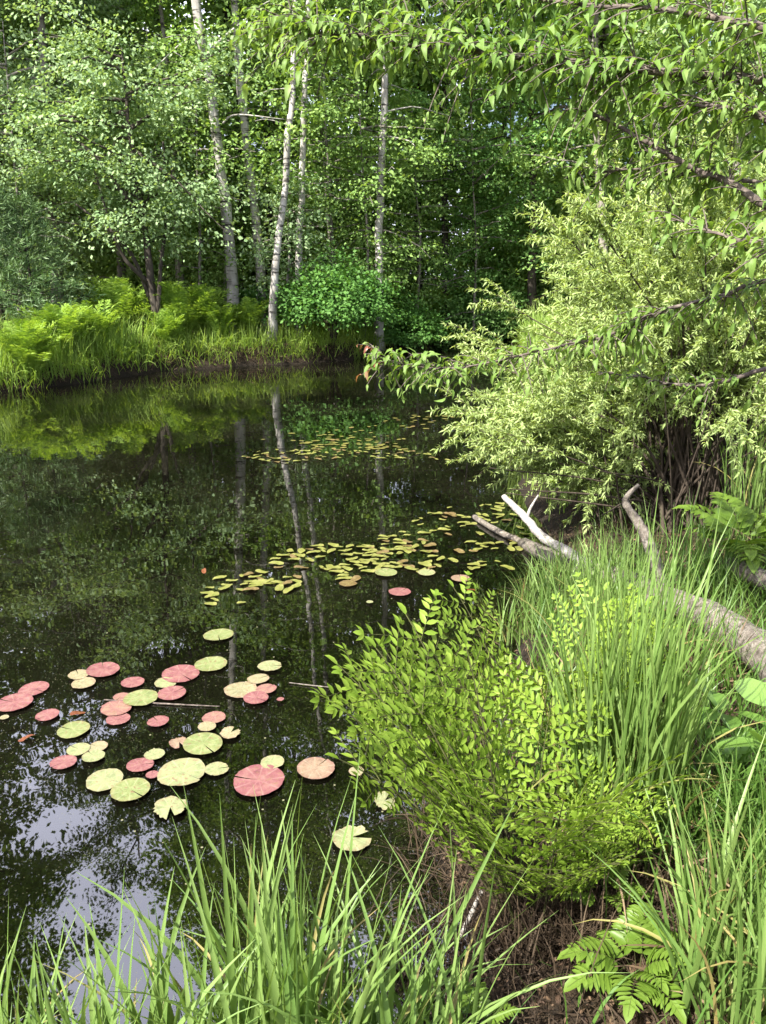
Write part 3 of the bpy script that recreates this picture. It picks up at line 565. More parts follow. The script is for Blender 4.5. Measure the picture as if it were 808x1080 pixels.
for a in [
    (423, 54, 54, 'green', 'yellow green lily pad floating farthest from the bank grass, topmost of the loose cluster'), (408, 112, 60, 'green', 'yellow green lily pad second from the top, next to a pink pad'),
    (522, 115, 46, 'pale', 'lone pale green pad at the upper right of the cluster'), (201, 123, 66, 'pink', 'large pink pad beside two cream pads at the upper left'),
    (350, 130, 70, 'pink', 'widest upper pink pad, right beside the second highest green pad'), (152, 133, 38, 'cream', 'cream pad partly behind another cream pad, left of a large pink one'),
    (161, 148, 44, 'cream', 'cream pad overlapping the smaller cream pad, left of a large pink one'), (257, 147, 42, 'pink', 'small pink pad alone between the two large upper pink pads'),
    (320, 147, 40, 'pale', 'small pale pad tucked under the widest upper pink pad'), (500, 140, 40, 'cream', 'small cream pad between the lone pale green pad and a larger cream pad'),
    (466, 160, 60, 'cream', 'large cream tan pad touching pink pads at the right of the cluster'), (515, 159, 38, 'palepink', 'dull pink pad lapped behind the pink one beside the large cream pad'),
    (496, 178, 48, 'pink', 'pink pad in front of the large cream tan pad'), (543, 181, 14, 'pink', 'tiny pink pad, rightmost of the pink ones in the upper cluster'),
    (66, 158, 54, 'pink', 'pink pad near the left edge, behind the largest pink pad there'), (28, 187, 68, 'pink', 'large pink pad cut close by the left edge of the picture'),
    (8, 214, 18, 'cream', 'tiny yellow pad at the left edge, in front of a large pink pad'), (92, 211, 42, 'pink', 'small pink pad alone left of the brightest round green pad'),
    (333, 169, 54, 'pink', 'pink pad lapping the right end of a green pad, mid cluster'), (273, 178, 62, 'green', 'yellow green pad in mid cluster with a pink pad at its right end'),
    (235, 174, 30, 'palepink', 'small faded pad touching the left end of the mid cluster green pad'), (224, 198, 56, 'palepink', 'pale pink pad lying behind a pink pad, left of mid cluster'),
    (229, 217, 46, 'pink', 'pink pad lapped in front of a pale pink pad'), (306, 224, 40, 'pink', 'small pink pad alone in the middle of the cluster'),
    (414, 215, 44, 'palepink', 'faded pink pad just behind a small cream pad, right of mid cluster'), (401, 234, 36, 'cream', 'small cream pad between a faded pink pad and the large green pad'),
    (142, 239, 60, 'green', 'bright round green pad at the left, standing clear of all others'), (447, 245, 38, 'cream', 'torn cream pad at the upper right of the large green pad', True),
    (347, 262, 36, 'tan', 'torn brownish pad at the left edge of the large green pad', True), (393, 266, 76, 'green', 'large yellow green pad with torn pads at both sides'),
    (152, 276, 44, 'pale', 'pale green pad at the back of a trio left of centre'), (189, 271, 38, 'cream', 'cream pad at the right of a trio left of centre'),
    (182, 291, 44, 'pale', 'pale green pad at the front of a trio left of centre'), (124, 302, 48, 'pink', 'magenta pink pad in front of the pale trio'),
    (300, 287, 42, 'pale', 'small pale pad just behind the pink pad left of the largest cream pad'), (272, 307, 50, 'pink', 'pink pad just left of the largest cream green pad'),
    (295, 326, 24, 'pink', 'sliver of a pink pad touching the left of the largest cream green pad'), (353, 321, 90, 'pale', 'largest cream green pad, in the front of the cluster'),
    (419, 314, 44, 'pale', 'small pale pad touching the right side of the largest cream green pad'), (203, 336, 72, 'pale', 'pale green pad at the front left, behind the bright round pad'),
    (253, 356, 70, 'green', 'bright yellow green pad in the front row, with a pale pad behind its left'), (330, 390, 60, 'pale', 'wavy edged pale green pad nearest the sky reflection', True),
    (501, 337, 96, 'pink', 'largest pink red pad, with sedge blades crossing it'), (528, 302, 46, 'pale', 'pale pad peeping out behind the largest pink pad'),
    (610, 314, 70, 'tan', 'pinkish tan round pad standing alone right of the largest pink pad'), (690, 319, 30, 'cream', 'small cream pad close to the royal fern'),
    (745, 378, 42, 'pale', 'whitish upturned pad below the royal fern tips', True, .35), (681, 449, 72, 'pale', 'ragged pale green pad in front, nearest to the sedge', True)]:
    pad(*a)
for zx, zy, w_, c, lab in [(774, -28, 42, 'pink', 'lone pink red pad in front of the yellow mat of small pads'), (891, -54, 34, 'tan', 'tan pad at the right of the yellow mat, close to the bank'), (674, -45, 32, 'matb', 'brownish pad behind the lone pink red one'),
                           (748, -66, 46, 'green', 'largest round green pad lying among the small yellow pads'), (826, -66, 34, 'pale', 'pale round pad right of the largest one among small yellow pads'), (716, -9, 14, 'pale', 'tiny pale pad left of the lone pink red one')]:
    pad(zx, zy, w_, c, lab)
SM = []
for k in range(6): SM.append(padmesh('floating_leaf', prg, notch=.02, ragged=.012, rings=2, seg=18, wave=.06, asp=prg.uniform(.40, .68)))
def inpoly(p, poly):
    c = False; x, y = p
    for k in range(len(poly)):
        a, b = poly[k], poly[(k + 1) % len(poly)]
        if (a[1] > y) != (b[1] > y) and x < (b[0] - a[0]) * (y - a[1]) / (b[1] - a[1]) + a[0]: c = not c
    return c
def mat_of(poly, k, size, label, group, brown=.15, rng=prg, most=0):
    got = []; x0, y0 = np.min(poly, 0); x1, y1 = np.max(poly, 0); tries = 0
    while len(got) < k and tries < 9000:
        tries += 1
        if got and rng.random() < .62:
            b = got[int(rng.integers(len(got)))]; p = (b[0] + rng.normal() * 22, b[1] + rng.normal() * 4.5)
        else: p = (rng.uniform(x0, x1), rng.uniform(y0, y1))
        if inpoly(p, poly) and all(abs(p[0] - g[0]) > 5.0 * (p[1] - 290) / 320 or abs(p[1] - g[1]) > 1.8 * (p[1] - 290) / 320 for g in got): got.append(p)
    if most: got = sorted(got, key=lambda p: -p[1])
    rest = Mesh(); nd = 0
    for p in got:
        c = G(*p, .006)
        if sdist(c[0], c[1]) > -.05: continue
        nd += 1
        if most and nd > most:                         # the farthest and smallest ones, as one drift
            s = size * rng.uniform(.6, 1.25); th = np.linspace(0, 6.283, 9)[:-1]; a_ = rng.normal() * .7; u, v = s * np.cos(th), .62 * s * np.sin(th)
            rest.add(np.stack([c[0] + u * math.cos(a_) - v * math.sin(a_), c[1] + u * math.sin(a_) + v * math.cos(a_), np.full(8, c[2] + rng.uniform(0, .005))], -1), np.arange(8)[None]); continue
        o = bpy.data.objects.new('floating_leaf', SM[int(rng.integers(6))]); COL.objects.link(o)
        s = size * rng.uniform(.6, 1.25)
        o.location = c + np.array([0, 0, rng.uniform(0, .006)]); o.scale = (s, s, s); o.rotation_euler = (rng.normal() * .05, rng.normal() * .05, rng.normal() * .7)
        o.material_slots[0].link = 'OBJECT'; o.material_slots[0].material = PM['matb' if rng.random() < brown else 'mat']
        tag(o, label, 'floating leaf', group)
    if rest.n: tag(rest.build('floating_leaves', PM['mat']), 'farthest specks of the streaky drift of tiny yellow leaves', 'floating leaves', kind='stuff')
mat_of([(186, 638), (225, 612), (268, 590), (330, 574), (400, 566), (440, 578), (420, 600), (372, 612), (330, 622), (262, 636)], 96, .045, 'small yellow oval leaf afloat in the slanting mat beyond the lily pads', 'small leaves of the slanting yellow mat')
mat_of([(380, 575), (430, 552), (480, 530), (540, 520), (575, 560), (540, 600), (470, 600), (420, 606)], 116, .046, 'small yellow oval leaf afloat in the mat beside the willow bank', 'small leaves of the mat beside the willow bank', .2)
mat_of([(250, 470), (300, 458), (360, 452), (420, 440), (478, 432), (490, 440), (430, 458), (440, 476), (500, 480), (470, 488), (380, 482), (300, 490), (256, 486)], 190, .040, 'tiny yellow leaf afloat in the farthest streaky mat', 'tiny leaves of the farthest mat', .2, most=82)
for p, c, lab in [((215, 602), 'matb', 'single orange leaf afloat left of the slanting mat'), ((497, 622), 'matb', 'orange brown leaf just under water beside the bank'), ((28, 778), 'matb', 'brown curled leaf afloat under the left pink pads'), ((82, 752), 'matb', 'dark red curled leaf afloat near the left pads')]:
    o = bpy.data.objects.new('dead_leaf', SM[1]); COL.objects.link(o); o.location = G(*p, .008); o.scale = (.035, .035, .05); o.rotation_euler = (.1, .2, prg.uniform(0, 6))
    mm_ = PM.get('dead') or PM.setdefault('dead', padmat('dead_floating_leaf', (.26, .07, .02), (.32, .12, .03), (.2, .06, .03), (.3, .1, .04)))
    o.material_slots[0].link = 'OBJECT'; o.material_slots[0].material = mm_; tag(o, lab, 'leaf')
# ------------------------------------------------------------------ willow
def willow():
    rng = np.random.default_rng(77)
    base = np.array([2.05, 5.25, 0.0]); base[2] = float(height(base[0], base[1]))
    e = empty('willow_shrub', 'big pale green willow shrub with narrow leaves on the right bank', 'shrub', base)
    tw = Mesh(); lm = Mesh()
    for k in range(120):
        az = rng.uniform(0, 6.283); lowleft = k >= 106
        el = math.asin(rng.uniform(.12, 1.0))
        d = np.array([math.cos(az) * math.cos(el) * 1.5, math.sin(az) * math.cos(el) * 1.3, math.sin(el) * 2.65])
        if lowleft:
            az = rng.uniform(2.1, 3.25); l = rng.uniform(1.0, 1.6); d = np.array([math.cos(az) * l, math.sin(az) * l * .8, rng.uniform(.3, 1.15)])
        d *= rng.uniform(.72, 1.05)
        b = np.array([rng.normal() * .16, rng.normal() * .14, -.03]); b[2] = 0 if False else -.04
        mid = d * np.array([.35, .35, .58]) + rng.normal(size=3) * .06
        C = spline([b, mid, d], 14)
        sm = Mesh(); tube(sm, C, np.linspace(rng.uniform(.010, .017), .003, 14), 5, 0, False); sm.build('stem', M['stem'], e, smooth=True)
        nt_ = 36
        for q in range(nt_):
            f = rng.uniform(.30 if not lowleft else .4, 1.0); i_ = int(f * 12.99); P0 = C[i_] + (C[i_ + 1] - C[i_]) * (f * 12.99 - i_)
            shade_side = P0[0] > -.35 and P0[1] < .3
            if P0[2] < (.80 if shade_side else .55) and not lowleft: continue
            out = norm(P0 * np.array([1, 1, .4]) + rng.normal(size=3) * .35)
            l = rng.uniform(.18, .5); t = np.linspace(0, 1, 6)[:, None]
            T_ = P0 + out * l * t + np.array([0, 0, 1.0]) * (.22 * l * t - .36 * l * t ** 2)
            tube(tw, T_, np.linspace(.0028, .0012, 6), 3, 0, False)
            kk = int(l / .0056); tt = rng.uniform(.08, 1.03, kk)[:, None]
            ix = np.clip((tt[:, 0] * 5).astype(int), 0, 4); X = T_[ix] + (T_[ix + 1] - T_[ix]) * (tt * 5 - ix[:, None])
            dd = norm(T_[ix + 1] - T_[ix]); D = dd * .7 + rng.normal(size=(kk, 3)) * .75 + np.array([0, 0, -.12])
            s = rng.uniform(.025, .056, kk)
            leaves(lm, X, D, np.array([0, 0, 1.0]) + rng.normal(size=(kk, 3)) * .5, s, s * .095 + .0012, FOLD)
    for k in range(38):                                  # bare shoots at the foot
        az = rng.uniform(0, 6.283); r = rng.uniform(.05, .55); b = np.array([math.cos(az) * r, math.sin(az) * r * .8, -.05])
        tip = b * np.array([1.7, 1.7, 0]) + np.array([rng.normal() * .18, rng.normal() * .18, rng.uniform(.7, 1.5)])
        tube(tw, spline([b, (b + tip) / 2 + rng.normal(size=3) * .05, tip], 7), np.linspace(rng.uniform(.004, .010), .002, 7), 4, 0, False)
    tw.build('twigs', M['stem'], e); lm.build('foliage', M['willow'], e)
willow()
# ------------------------------------------------------------------ overhanging cherry
def cherry():
    rng = np.random.default_rng(88)
    foot = np.array([2.35, 2.35, 0.0]); foot[2] = float(height(foot[0], foot[1]))
    e = empty('cherry_tree', 'leafy branches of a cherry tree reaching in from the right over the pond', 'tree', foot)
    T = np.array([foot + (0, 0, -.1), foot + (-.05, 0, .7), foot + (-.12, .05, 1.5), foot + (-.1, .12, 2.3), foot + (.0, .1, 3.2)])
    tm = Mesh(); C = spline(T, 14) - foot; tube(tm, C, np.linspace(.085, .04, 14), 10, 0, True, .04, rng); tm.build('trunk', M['twig'], e, smooth=True)
    tf = trunkfn(C + foot)
    specs = [([(840, 90, 2.5), (760, 80, 2.55), (690, 73, 2.6), (590, 63, 2.7), (520, 54, 2.8), (440, 44, 2.9), (370, 34, 3.0), (300, 24, 3.05)], .013, 1.35, .27),
             ([(840, 226, 2.4), (760, 192, 2.5), (700, 162, 2.6), (640, 132, 2.7), (590, 112, 2.8)], .014, .5, .22),
             ([(840, 200, 2.5), (770, 190, 2.6), (690, 184, 2.65), (620, 186, 2.75)], .008, .4, .16),
             ([(840, 292, 2.7), (760, 308, 2.8), (690, 326, 2.9), (640, 346, 3.0), (570, 360, 3.1), (490, 374, 3.2), (430, 372, 3.25), (394, 366, 3.3)], .008, 1.0, .17),
             ([(840, 388, 2.8), (770, 400, 2.9), (735, 407, 3.0), (680, 398, 3.1), (640, 392, 3.2)], .010, .35, .14),
             ([(840, 30, 2.3), (770, 18, 2.5), (690, 8, 2.7), (600, 2, 2.9), (520, -8, 3.1), (420, -6, 3.2)], .010, .55, .22),
             ([(840, 140, 2.3), (780, 120, 2.4), (720, 112, 2.5), (660, 104, 2.7)], .009, .45, .20),
             ([(840, 262, 2.1), (800, 250, 2.2), (760, 246, 2.35), (715, 232, 2.5)], .008, .3, .16)]
    for bi, (pp, r0, dens, tl) in enumerate(specs):
        W = [at(a, b, y) for a, b, y in pp]
        j = tf(W[0][2] + foot[2] * 0 - .25); W = [j, (j + W[0]) / 2 + np.array([0, 0, .04])] + W
        W = np.array(W); n_ = 60; B = spline(W, n_) ; B[3:-1] += np.cumsum(rng.normal(size=(n_ - 4, 3)), 0) * .0022
        bm = Mesh(); tube(bm, B - foot, np.linspace(r0 * 1.3, r0 * .18, n_), 7, 0, True, .06, rng)
        lm = Mesh(); length = np.linalg.norm(np.diff(B, axis=0), axis=1).sum(); nt_ = int(length / .012 * dens)
        for q in range(nt_):
            f = rng.uniform(.16, 1.0) ** (.8); x = f * (n_ - 1.001); i_ = int(x); P0 = B[i_] + (B[i_ + 1] - B[i_]) * (x - i_)
            tdir = norm(B[i_ + 1] - B[i_]); out = norm(tdir * .55 + rng.normal(size=3) * np.array([.7, .7, .45]) + np.array([0, 0, .22]))
            l = tl * rng.uniform(.3, .9); t = np.linspace(0, 1, 5)[:, None]
            Tw = P0 + out * l * t + np.array([0, 0, -1.0]) * l * .38 * t ** 2
            tube(bm, Tw - foot, np.linspace(.0026, .0012, 5), 4, 0, False)
            kk = max(3, int(l / .024)); tt = np.linspace(.2, 1, kk)[:, None]; ix = np.clip((tt[:, 0] * 4).astype(int), 0, 3); X = Tw[ix] + (Tw[ix + 1] - Tw[ix]) * (tt * 4 - ix[:, None])
            sd = np.cross(norm(Tw[-1] - Tw[0]), np.array([0, 0, 1.0])); alt = np.where(np.arange(kk) % 2 == 0, 1, -1)[:, None]
            D = norm(Tw[-1] - Tw[0]) * .55 + sd * alt * .75 + rng.normal(size=(kk, 3)) * .35 + np.array([0, 0, -.30])
            s = rng.uniform(.032, .058, kk) * rng.choice([.7, 1, 1.1])
            tip = bi == 3 and f > .93
            leaves(lm, X - foot, D, np.array([0, 0, 1.0]) + rng.normal(size=(kk, 3)) * .35, s * .92, s * .17, DROOP, 1 if tip and rng.random() < .12 else 0)
        bo = bm.build('branch', M['twig'], e, smooth=True); lm.build('leaves', [M['cherry'], M['redtip']], bo)
cherry()
# ------------------------------------------------------------------ logs and sticks
def wood(name, label, cat, parts, mat, sub=()):
    e = empty(name, label, cat, parts[0][1][len(parts[0][1]) // 2]); o0 = np.array(e.location)
    for nm, P, r, mt in parts:
        rng = np.random.default_rng(len(nm) + abs(int(P[0][0] * 100))); C = spline(P, 26); rr = np.interp(np.linspace(0, 1, 26), np.linspace(0, 1, len(r)), r)
        C[1:-1] += rng.normal(size=(24, 3)) * rr[1:-1, None] * .05
        m = Mesh(); tube(m, C - o0, rr, 12, 0, True, .07, rng); m.build(nm, M[mt], e, smooth=True)
wood('fallen_log', 'long weathered grey log lying from the right edge down into the pond', 'log', [
    ('trunk', [G(850, 735, .50), G(808, 692, .47), G(765, 662, .43), G(722, 640, .38), G(640, 608, .30), G(590, 590, .16), G(552, 574, .0)], [.085, .08, .074, .066, .056, .045], 'dead'),
    ('branch', [at(632, 604, 4.25), at(600, 583, 4.45), at(572, 566, 4.6), at(555, 547, 4.7), at(531, 523, 4.85)], [.034, .030, .026, .024, .017], 'bone'),
    ('branch', [at(556, 549, 4.7), at(559, 537, 4.7), at(568, 522, 4.72)], [.012, .009, .005], 'bone'),
    ('branch', [at(698, 626, 3.72), at(690, 590, 3.75), at(679, 560, 3.8), at(662, 535, 3.85), at(661, 524, 3.85), at(674, 511, 3.85)], [.036, .032, .026, .019, .014, .008], 'dead')], 'dead')
wood('broken_log', 'short broken grey branch end poking in from the right edge', 'log', [('wood', [G(880, 648, .52), G(830, 622, .5), G(790, 604, .46), G(768, 594, .42)], [.05, .05, .045, .038], 'dead')], 'dead')
wood('stick', 'pale bare stick leaning out of the mud below the royal fern', 'stick', [('wood', [G(478, 1005, .0), G(495, 968, .10), G(508, 940, .2)], [.008, .007, .005], 'bone')], 'bone')
wood('stick', 'thin stick lying across the wet mud edge beside the foreground sedge', 'stick', [('wood', [G(455, 1040, .03), G(490, 1015, .05), G(530, 1000, .12)], [.006, .006, .004], 'stem')], 'stem')
wood('sunken_stick', 'brown stick half under water under the willow sprays', 'stick', [('wood', [G(500, 545, .02), G(525, 560, .02), G(548, 570, .03)], [.02, .024, .02], 'dead')], 'dead')
wood('floating_twig', 'thin twig afloat through the middle of the lily pad cluster', 'twig', [('wood', [G(110, 738, .006), G(170, 742, .006), G(232, 745, .006)], [.003, .004, .002], 'twig')], 'twig')
wood('floating_twig', 'thin pale twig afloat right of the lily pad cluster', 'twig', [('wood', [G(305, 720, .006), G(330, 723, .006), G(350, 725, .006)], [.002, .003, .002], 'dead')], 'dead')
wood('floating_twig', 'curved twig standing out of the water at the top of the lily pads', 'twig', [('wood', [G(262, 705, -.02), at(258, 695, 4.02), at(255, 692, 4.0)], [.003, .003, .002], 'dead')], 'dead')
# ------------------------------------------------------------------ royal fern
def royal_frond(rng, H, reach):
    """a twice divided frond along +X: stalk and two kinds of leaflets"""
    t = np.linspace(0, 1, 22)[:, None]
    C = np.array([1, 0, 0]) * reach * (.5 * t + .5 * t ** 1.7) + np.array([0, 0, 1]) * H * (t - .09 * t ** 3.5)
    C[:, 1] += np.sin(t[:, 0] * 2.2 + rng.uniform(0, 3)) * .03 * H
    st = lf = Mesh(); tube(st, C, np.linspace(.0042, .0016, 22), 5, 0, False)
    T = norm(np.gradient(C, axis=0)); S = norm(np.cross(T, np.array([-.35, 0, 1.0]))); N = np.cross(S, T)
    npair = 7
    for k in range(npair):
        f = .40 + .57 * k / npair; x = f * 21; i_ = int(x); P0 = C[i_] + (C[min(21, i_ + 1)] - C[i_]) * (x - i_)
        pl = H * .27 * math.sin(math.pi * (1.0 - .78 * (k + .4) / npair) ** .75 * .78 + .25) * rng.uniform(.85, 1.1)
        for sg in (1, -1):
            d = norm(S[i_] * sg + T[i_] * .62 + N[i_] * rng.normal() * .12 + rng.normal(size=3) * .05)
            tt = np.linspace(0, 1, 5)[:, None]; Q = P0 + d * pl * tt + np.array([0, 0, -1.0]) * pl * .10 * tt ** 2
            tube(st, Q, np.linspace(.0018, .0009, 5), 3, 0, False)
            npn = max(4, int(pl / .030)); a = np.linspace(.14, .96, npn); X = P0 + d * pl * a[:, None] + np.array([0, 0, -1.0]) * (pl * .10 * a ** 2)[:, None]
            up = norm(N[i_] + rng.normal(size=3) * .18); sd = np.cross(up, d)
            for s2 in (1, -1):
                D = sd * s2 + d * .8 + rng.normal(size=(npn, 3)) * .14
                ln = .050 * (1 - .35 * a) * rng.uniform(.82, 1.15, npn) * (H / .9) ** .5
                leaves(lf, X + rng.normal(size=(npn, 3)) * .002, D, up + rng.normal(size=(npn, 3)) * .16, ln, ln * .19, LANCE, 1)
            leaves(lf, X[-1:], d[None], up[None], .035, .008, OVAL, 1)
    leaves(lf, C[-1:], T[-1:], N[-1:], .045, .011, OVAL, 1)
    return st.data('frond', [M['rachis'], M['royal']])
rf = np.random.default_rng(99)
FR = [royal_frond(rf, h, r) for h, r in ((.90, .30), (.82, .42), (.94, .18), (.70, .44), (.86, .34), (.76, .30), (.62, .36))]
def royal_fern(label, foot, fronds, cat='fern'):
    e = empty('royal_fern', label, cat, foot)
    for k, (v, az, tilt, s) in enumerate(fronds):
        a = FR[v % len(FR)]
        o = bpy.data.objects.new('frond', a); COL.objects.link(o); o.parent = e
        o.location = (math.cos(az) * .06 * rf.uniform(.3, 1.5), math.sin(az) * .06 * rf.uniform(.3, 1.5), -.02); o.rotation_euler = (0, tilt, az); o.scale = (s, s * rf.choice([-1, 1]), s)
    return e
fx = G(556, 958, .16)
fr_ = []
for k in range(24):
    az = rf.uniform(0, 6.28)
    fr_.append((int(rf.integers(7)), az, rf.uniform(-.10, .06), rf.uniform(.74, 1.02) * (1 - .34 * max(0, math.cos(az)))))
for az in (5.6, 5.2, 4.9, 4.5, 6.0, 4.2): fr_.append((6, az, rf.uniform(-.06, .08), rf.uniform(.6, .8)))
for az in (2.6, 2.85, 3.1, 3.3, 3.5, 2.3, 2.45, 2.95): fr_.append((int(rf.choice([1, 3, 4])), az, rf.uniform(.02, .16), rf.uniform(.9, 1.05)))
royal_fern('big bright royal fern clump on the near bank, its fronds arching over the water', fx, fr_)
f2 = G(566, 815, .2)
royal_fern('darker upright royal fern rising behind the big bright clump, beside the tall grass', f2, [(int(rf.choice([0, 2, 4])), rf.uniform(0, 6.28), rf.uniform(-.06, .12), rf.uniform(.72, .9)) for k in range(10)])
# ------------------------------------------------------------------ sensitive fern, small ferns, leafy saplings
def lobed_frond(rng, Ln, npair=6):
    """one wide lobed frond along +X"""
    m = Mesh(); t = np.linspace(0, 1, 9)[:, None]
    C = np.array([1, 0, 0]) * Ln * t * .86 + np.array([0, 0, 1]) * Ln * (.75 * t - .62 * t ** 2.2)
    tube(m, C, np.linspace(.0035, .0012, 9), 4, 0, False)
    T = norm(np.gradient(C, axis=0)); S = np.array([0, 1.0, 0]); N = np.cross(T, S)
    for k in range(npair):
        f = .36 + .58 * k / npair; i_ = int(f * 8); P0 = C[i_] + (C[i_ + 1] - C[i_]) * (f * 8 - i_)
        l = Ln * .34 * (1 - .7 * k / npair)
        for sg in (1, -1):
            leaves(m, P0[None] - T[i_] * .01, (S * sg + T[i_] * .5)[None] + rng.normal(size=(1, 3)) * .06, -N[i_][None] if N[i_][2] < 0 else N[i_][None], np.array([l]), np.array([l * .17]), OVAL, 1)
    leaves(m, C[-3:-2], T[-2:-1], np.array([[0, 0, 1.0]]), np.array([Ln * .3]), np.array([Ln * .07]), OVAL, 1)
    return m.data('frond', [M['rachis'], M['sens']])
sf = np.random.default_rng(111)
LF = [lobed_frond(sf, 1.0, 8) for _ in range(4)]
def lobed_fern(name, label, foot, k, size, flat=0.0):
    e = empty(name, label, 'fern', foot)
    for q in range(k):
        o = bpy.data.objects.new('frond', LF[q % 4]); COL.objects.link(o); o.parent = e; s = size * sf.uniform(.75, 1.15)
        o.scale = (s, s, s); o.rotation_euler = (sf.normal() * .12, sf.uniform(-.75, -.05) + flat, q * 2.4 + sf.normal() * .3)
    return e
lobed_fern('sensitive_fern', 'low light green fern with broad lobed fronds at the bottom right', G(672, 1035, .27), 12, .21)
lobed_fern('sensitive_fern', 'tiny lobed fern at the bottom edge beside the dark mud', G(500, 1092, .2), 5, .13)
lobed_fern('sensitive_fern', 'small lobed fern in the shade just right of the royal fern foot', G(640, 950, .27), 7, .15)
lobed_fern('small_fern', 'bright fern in front of the dark stems behind the broken log', G(782, 592, .42), 8, .46, .1)
def broad_plant(name, label, foot, H, k, ll, rng, spread=.5, cat='plant'):
    e = empty(name, label, cat, foot); sm, lm = Mesh(), Mesh()
    for s in range(k):
        az = s * 2.4 + rng.normal() * .3; tip = np.array([math.cos(az) * H * spread, math.sin(az) * H * spread, H * rng.uniform(.75, 1.05)]) * rng.uniform(.7, 1.05)
        C = spline([(0, 0, -.02), tip * np.array([.35, .35, .6]), tip], 9); tube(sm, C, np.linspace(.004, .0015, 9), 4, 0, False)
        for q in range(4, 9, 2):
            for sg in (1, -1):
                d = np.array([math.cos(az + sg * 1.2), math.sin(az + sg * 1.2), rng.uniform(-.1, .25)]); l = ll * rng.uniform(.7, 1.15)
                leaves(lm, C[q][None], d[None], np.array([[0, 0, 1.0]]) + rng.normal(size=(1, 3)) * .25, np.array([l]), np.array([l * .3]), OVAL)
        leaves(lm, C[-1:], (C[-1:] - C[-3:-2]), np.array([[0, 0, 1.0]]) + .2, np.array([ll]), np.array([ll * .3]), OVAL)
    sm.build('stems', M['rachis'], e); lm.build('leaves', M['broad'], e)
br = np.random.default_rng(121)
broad_plant('leafy_seedling', 'broad oval leaved seedling at the right edge in front of the grey log', G(792, 842, .33), .34, 4, .15, br, .5)
broad_plant('leafy_seedling', 'small oval leaved plant under the tall grass clump', G(690, 850, .3), .16, 3, .055, br, .5)
# ------------------------------------------------------------------ sedges and grasses near by
sg = np.random.default_rng(131)
def tuft(name, label, foot, k, rad, H, wd, lean, curl, mat, seed, azr=(0, 6.283), group=None, seg=8):
    rng = np.random.default_rng(seed); e = None
    m = Mesh(); a = rng.uniform(0, 6.283, k); r = rad * np.sqrt(rng.random(k)); X, Y = foot[0] + np.cos(a) * r, foot[1] + np.sin(a) * r
    P = np.stack([X, Y, np.maximum(height(X, Y), -.05) - .01], -1) - np.asarray(foot)
    az = rng.uniform(azr[0], azr[1], k)
    blades(m, P, az, H * rng.uniform(.45, 1.08, k), wd * rng.uniform(.55, 1.15, k), np.abs(rng.normal(size=k)) * lean, rng.uniform(.05, 1, k) ** 1.5 * curl, seg, 0, True, rng)
    q = max(2, k // 6); idx = rng.integers(k, size=q)
    blades(m, P[idx] + rnd(q, .015, rng) * np.array([1, 1, 0]), rng.uniform(0, 6.28, q), H * rng.uniform(.2, .5, q), wd * .7, rng.uniform(.4, 1.2, q), rng.uniform(.3, 1.4, q), seg, 1, False, rng)
    q = max(3, k // 8); idx = rng.integers(k, size=q)
    blades(m, P[idx] + rnd(q, .02, rng) * np.array([1, 1, 0]), rng.uniform(0, 6.28, q), H * rng.uniform(.35, .85, q), wd * rng.uniform(.5, 1, q), np.abs(rng.normal(size=q)) * lean * 1.5, rng.uniform(.4, 2.2, q), seg, 2, True, rng)
    o = m.build(name, [M[mat], M['straw'], M['yellowed']], loc=[float(c) for c in foot]); return tag(o, label, 'grass', group)
SG = 'sedge tufts along the near water edge'
def ft(x, y): return np.array([x, y, float(height(x, y))])
tuft('sedge_tuft', 'tallest sedge tuft at the bottom centre, blades crossing the largest pink pad', ft(-.20, 1.34), 170, .16, .82, .0095, .20, 1.0, 'sedge', 1, group=SG)
tuft('sedge_tuft', 'sedge tuft left of the tallest one, leaning into the sky reflection', ft(-.50, 1.24), 140, .15, .58, .0092, .26, 1.1, 'sedge', 2, group=SG)
tuft('sedge_tuft', 'sedge tuft in the bottom left corner', ft(-.86, 1.22), 130, .17, .52, .0085, .26, 1.1, 'sedge', 3, group=SG)
tuft('sedge_tuft', 'arching sedge tuft right of the tallest one, hanging over the dark mud', ft(.04, 1.36), 110, .15, .66, .0075, .30, 1.5, 'sedge', 4, group=SG)
tuft('sedge_tuft', 'short sedge tuft along the bottom edge between the left tufts', ft(-.66, 1.18), 130, .18, .42, .008, .3, 1.2, 'sedge', 8, group=SG)
tuft('grass_clump', 'tall upright grass clump between the royal fern and grey log', G(655, 885, .27), 270, .15, 1.02, .007, .13, .8, 'sedge', 5)
tuft('grass_clump', 'second tall grass clump behind the first, against the fallen log', ft(.98, 3.05), 190, .2, .72, .006, .14, .8, 'sedge', 15)
tuft('grass_clump', 'dark arching grass clump below the oval leaved seedling', ft(.98, 1.98), 170, .2, .46, .0055, .3, 1.5, 'dgrass', 6)
tuft('grass_clump', 'sunlit grass clump in the bottom right corner', ft(.86, 1.45), 190, .18, .66, .0065, .22, 1.0, 'sedge', 7)
tuft('grass_clump', 'dark grass clump at the right edge above the corner clump', ft(1.12, 1.72), 190, .22, .55, .0055, .3, 1.3, 'dgrass', 17)
tuft('grass_clump', 'grass clump on the shaded ground beside the broken log', ft(1.72, 4.0), 90, .16, .55, .0045, .3, 1.3, 'dgrass', 9)
tuft('grass_clump', 'tall pale grass clump at the right edge among the dark willow stems', ft(2.35, 4.75), 120, .22, 1.1, .0055, .16, .8, 'sedge', 10)
tuft('grass_clump', 'grass sprouting over the middle of the fallen log', ft(1.12, 4.05), 240, .28, .5, .0055, .3, 1.1, 'sedge', 11)
tuft('grass_clump', 'dry tan grass clump standing against the thick end of the fallen log', ft(1.27, 3.0), 130, .16, .34, .004, .7, 1.3, 'straw', 12)
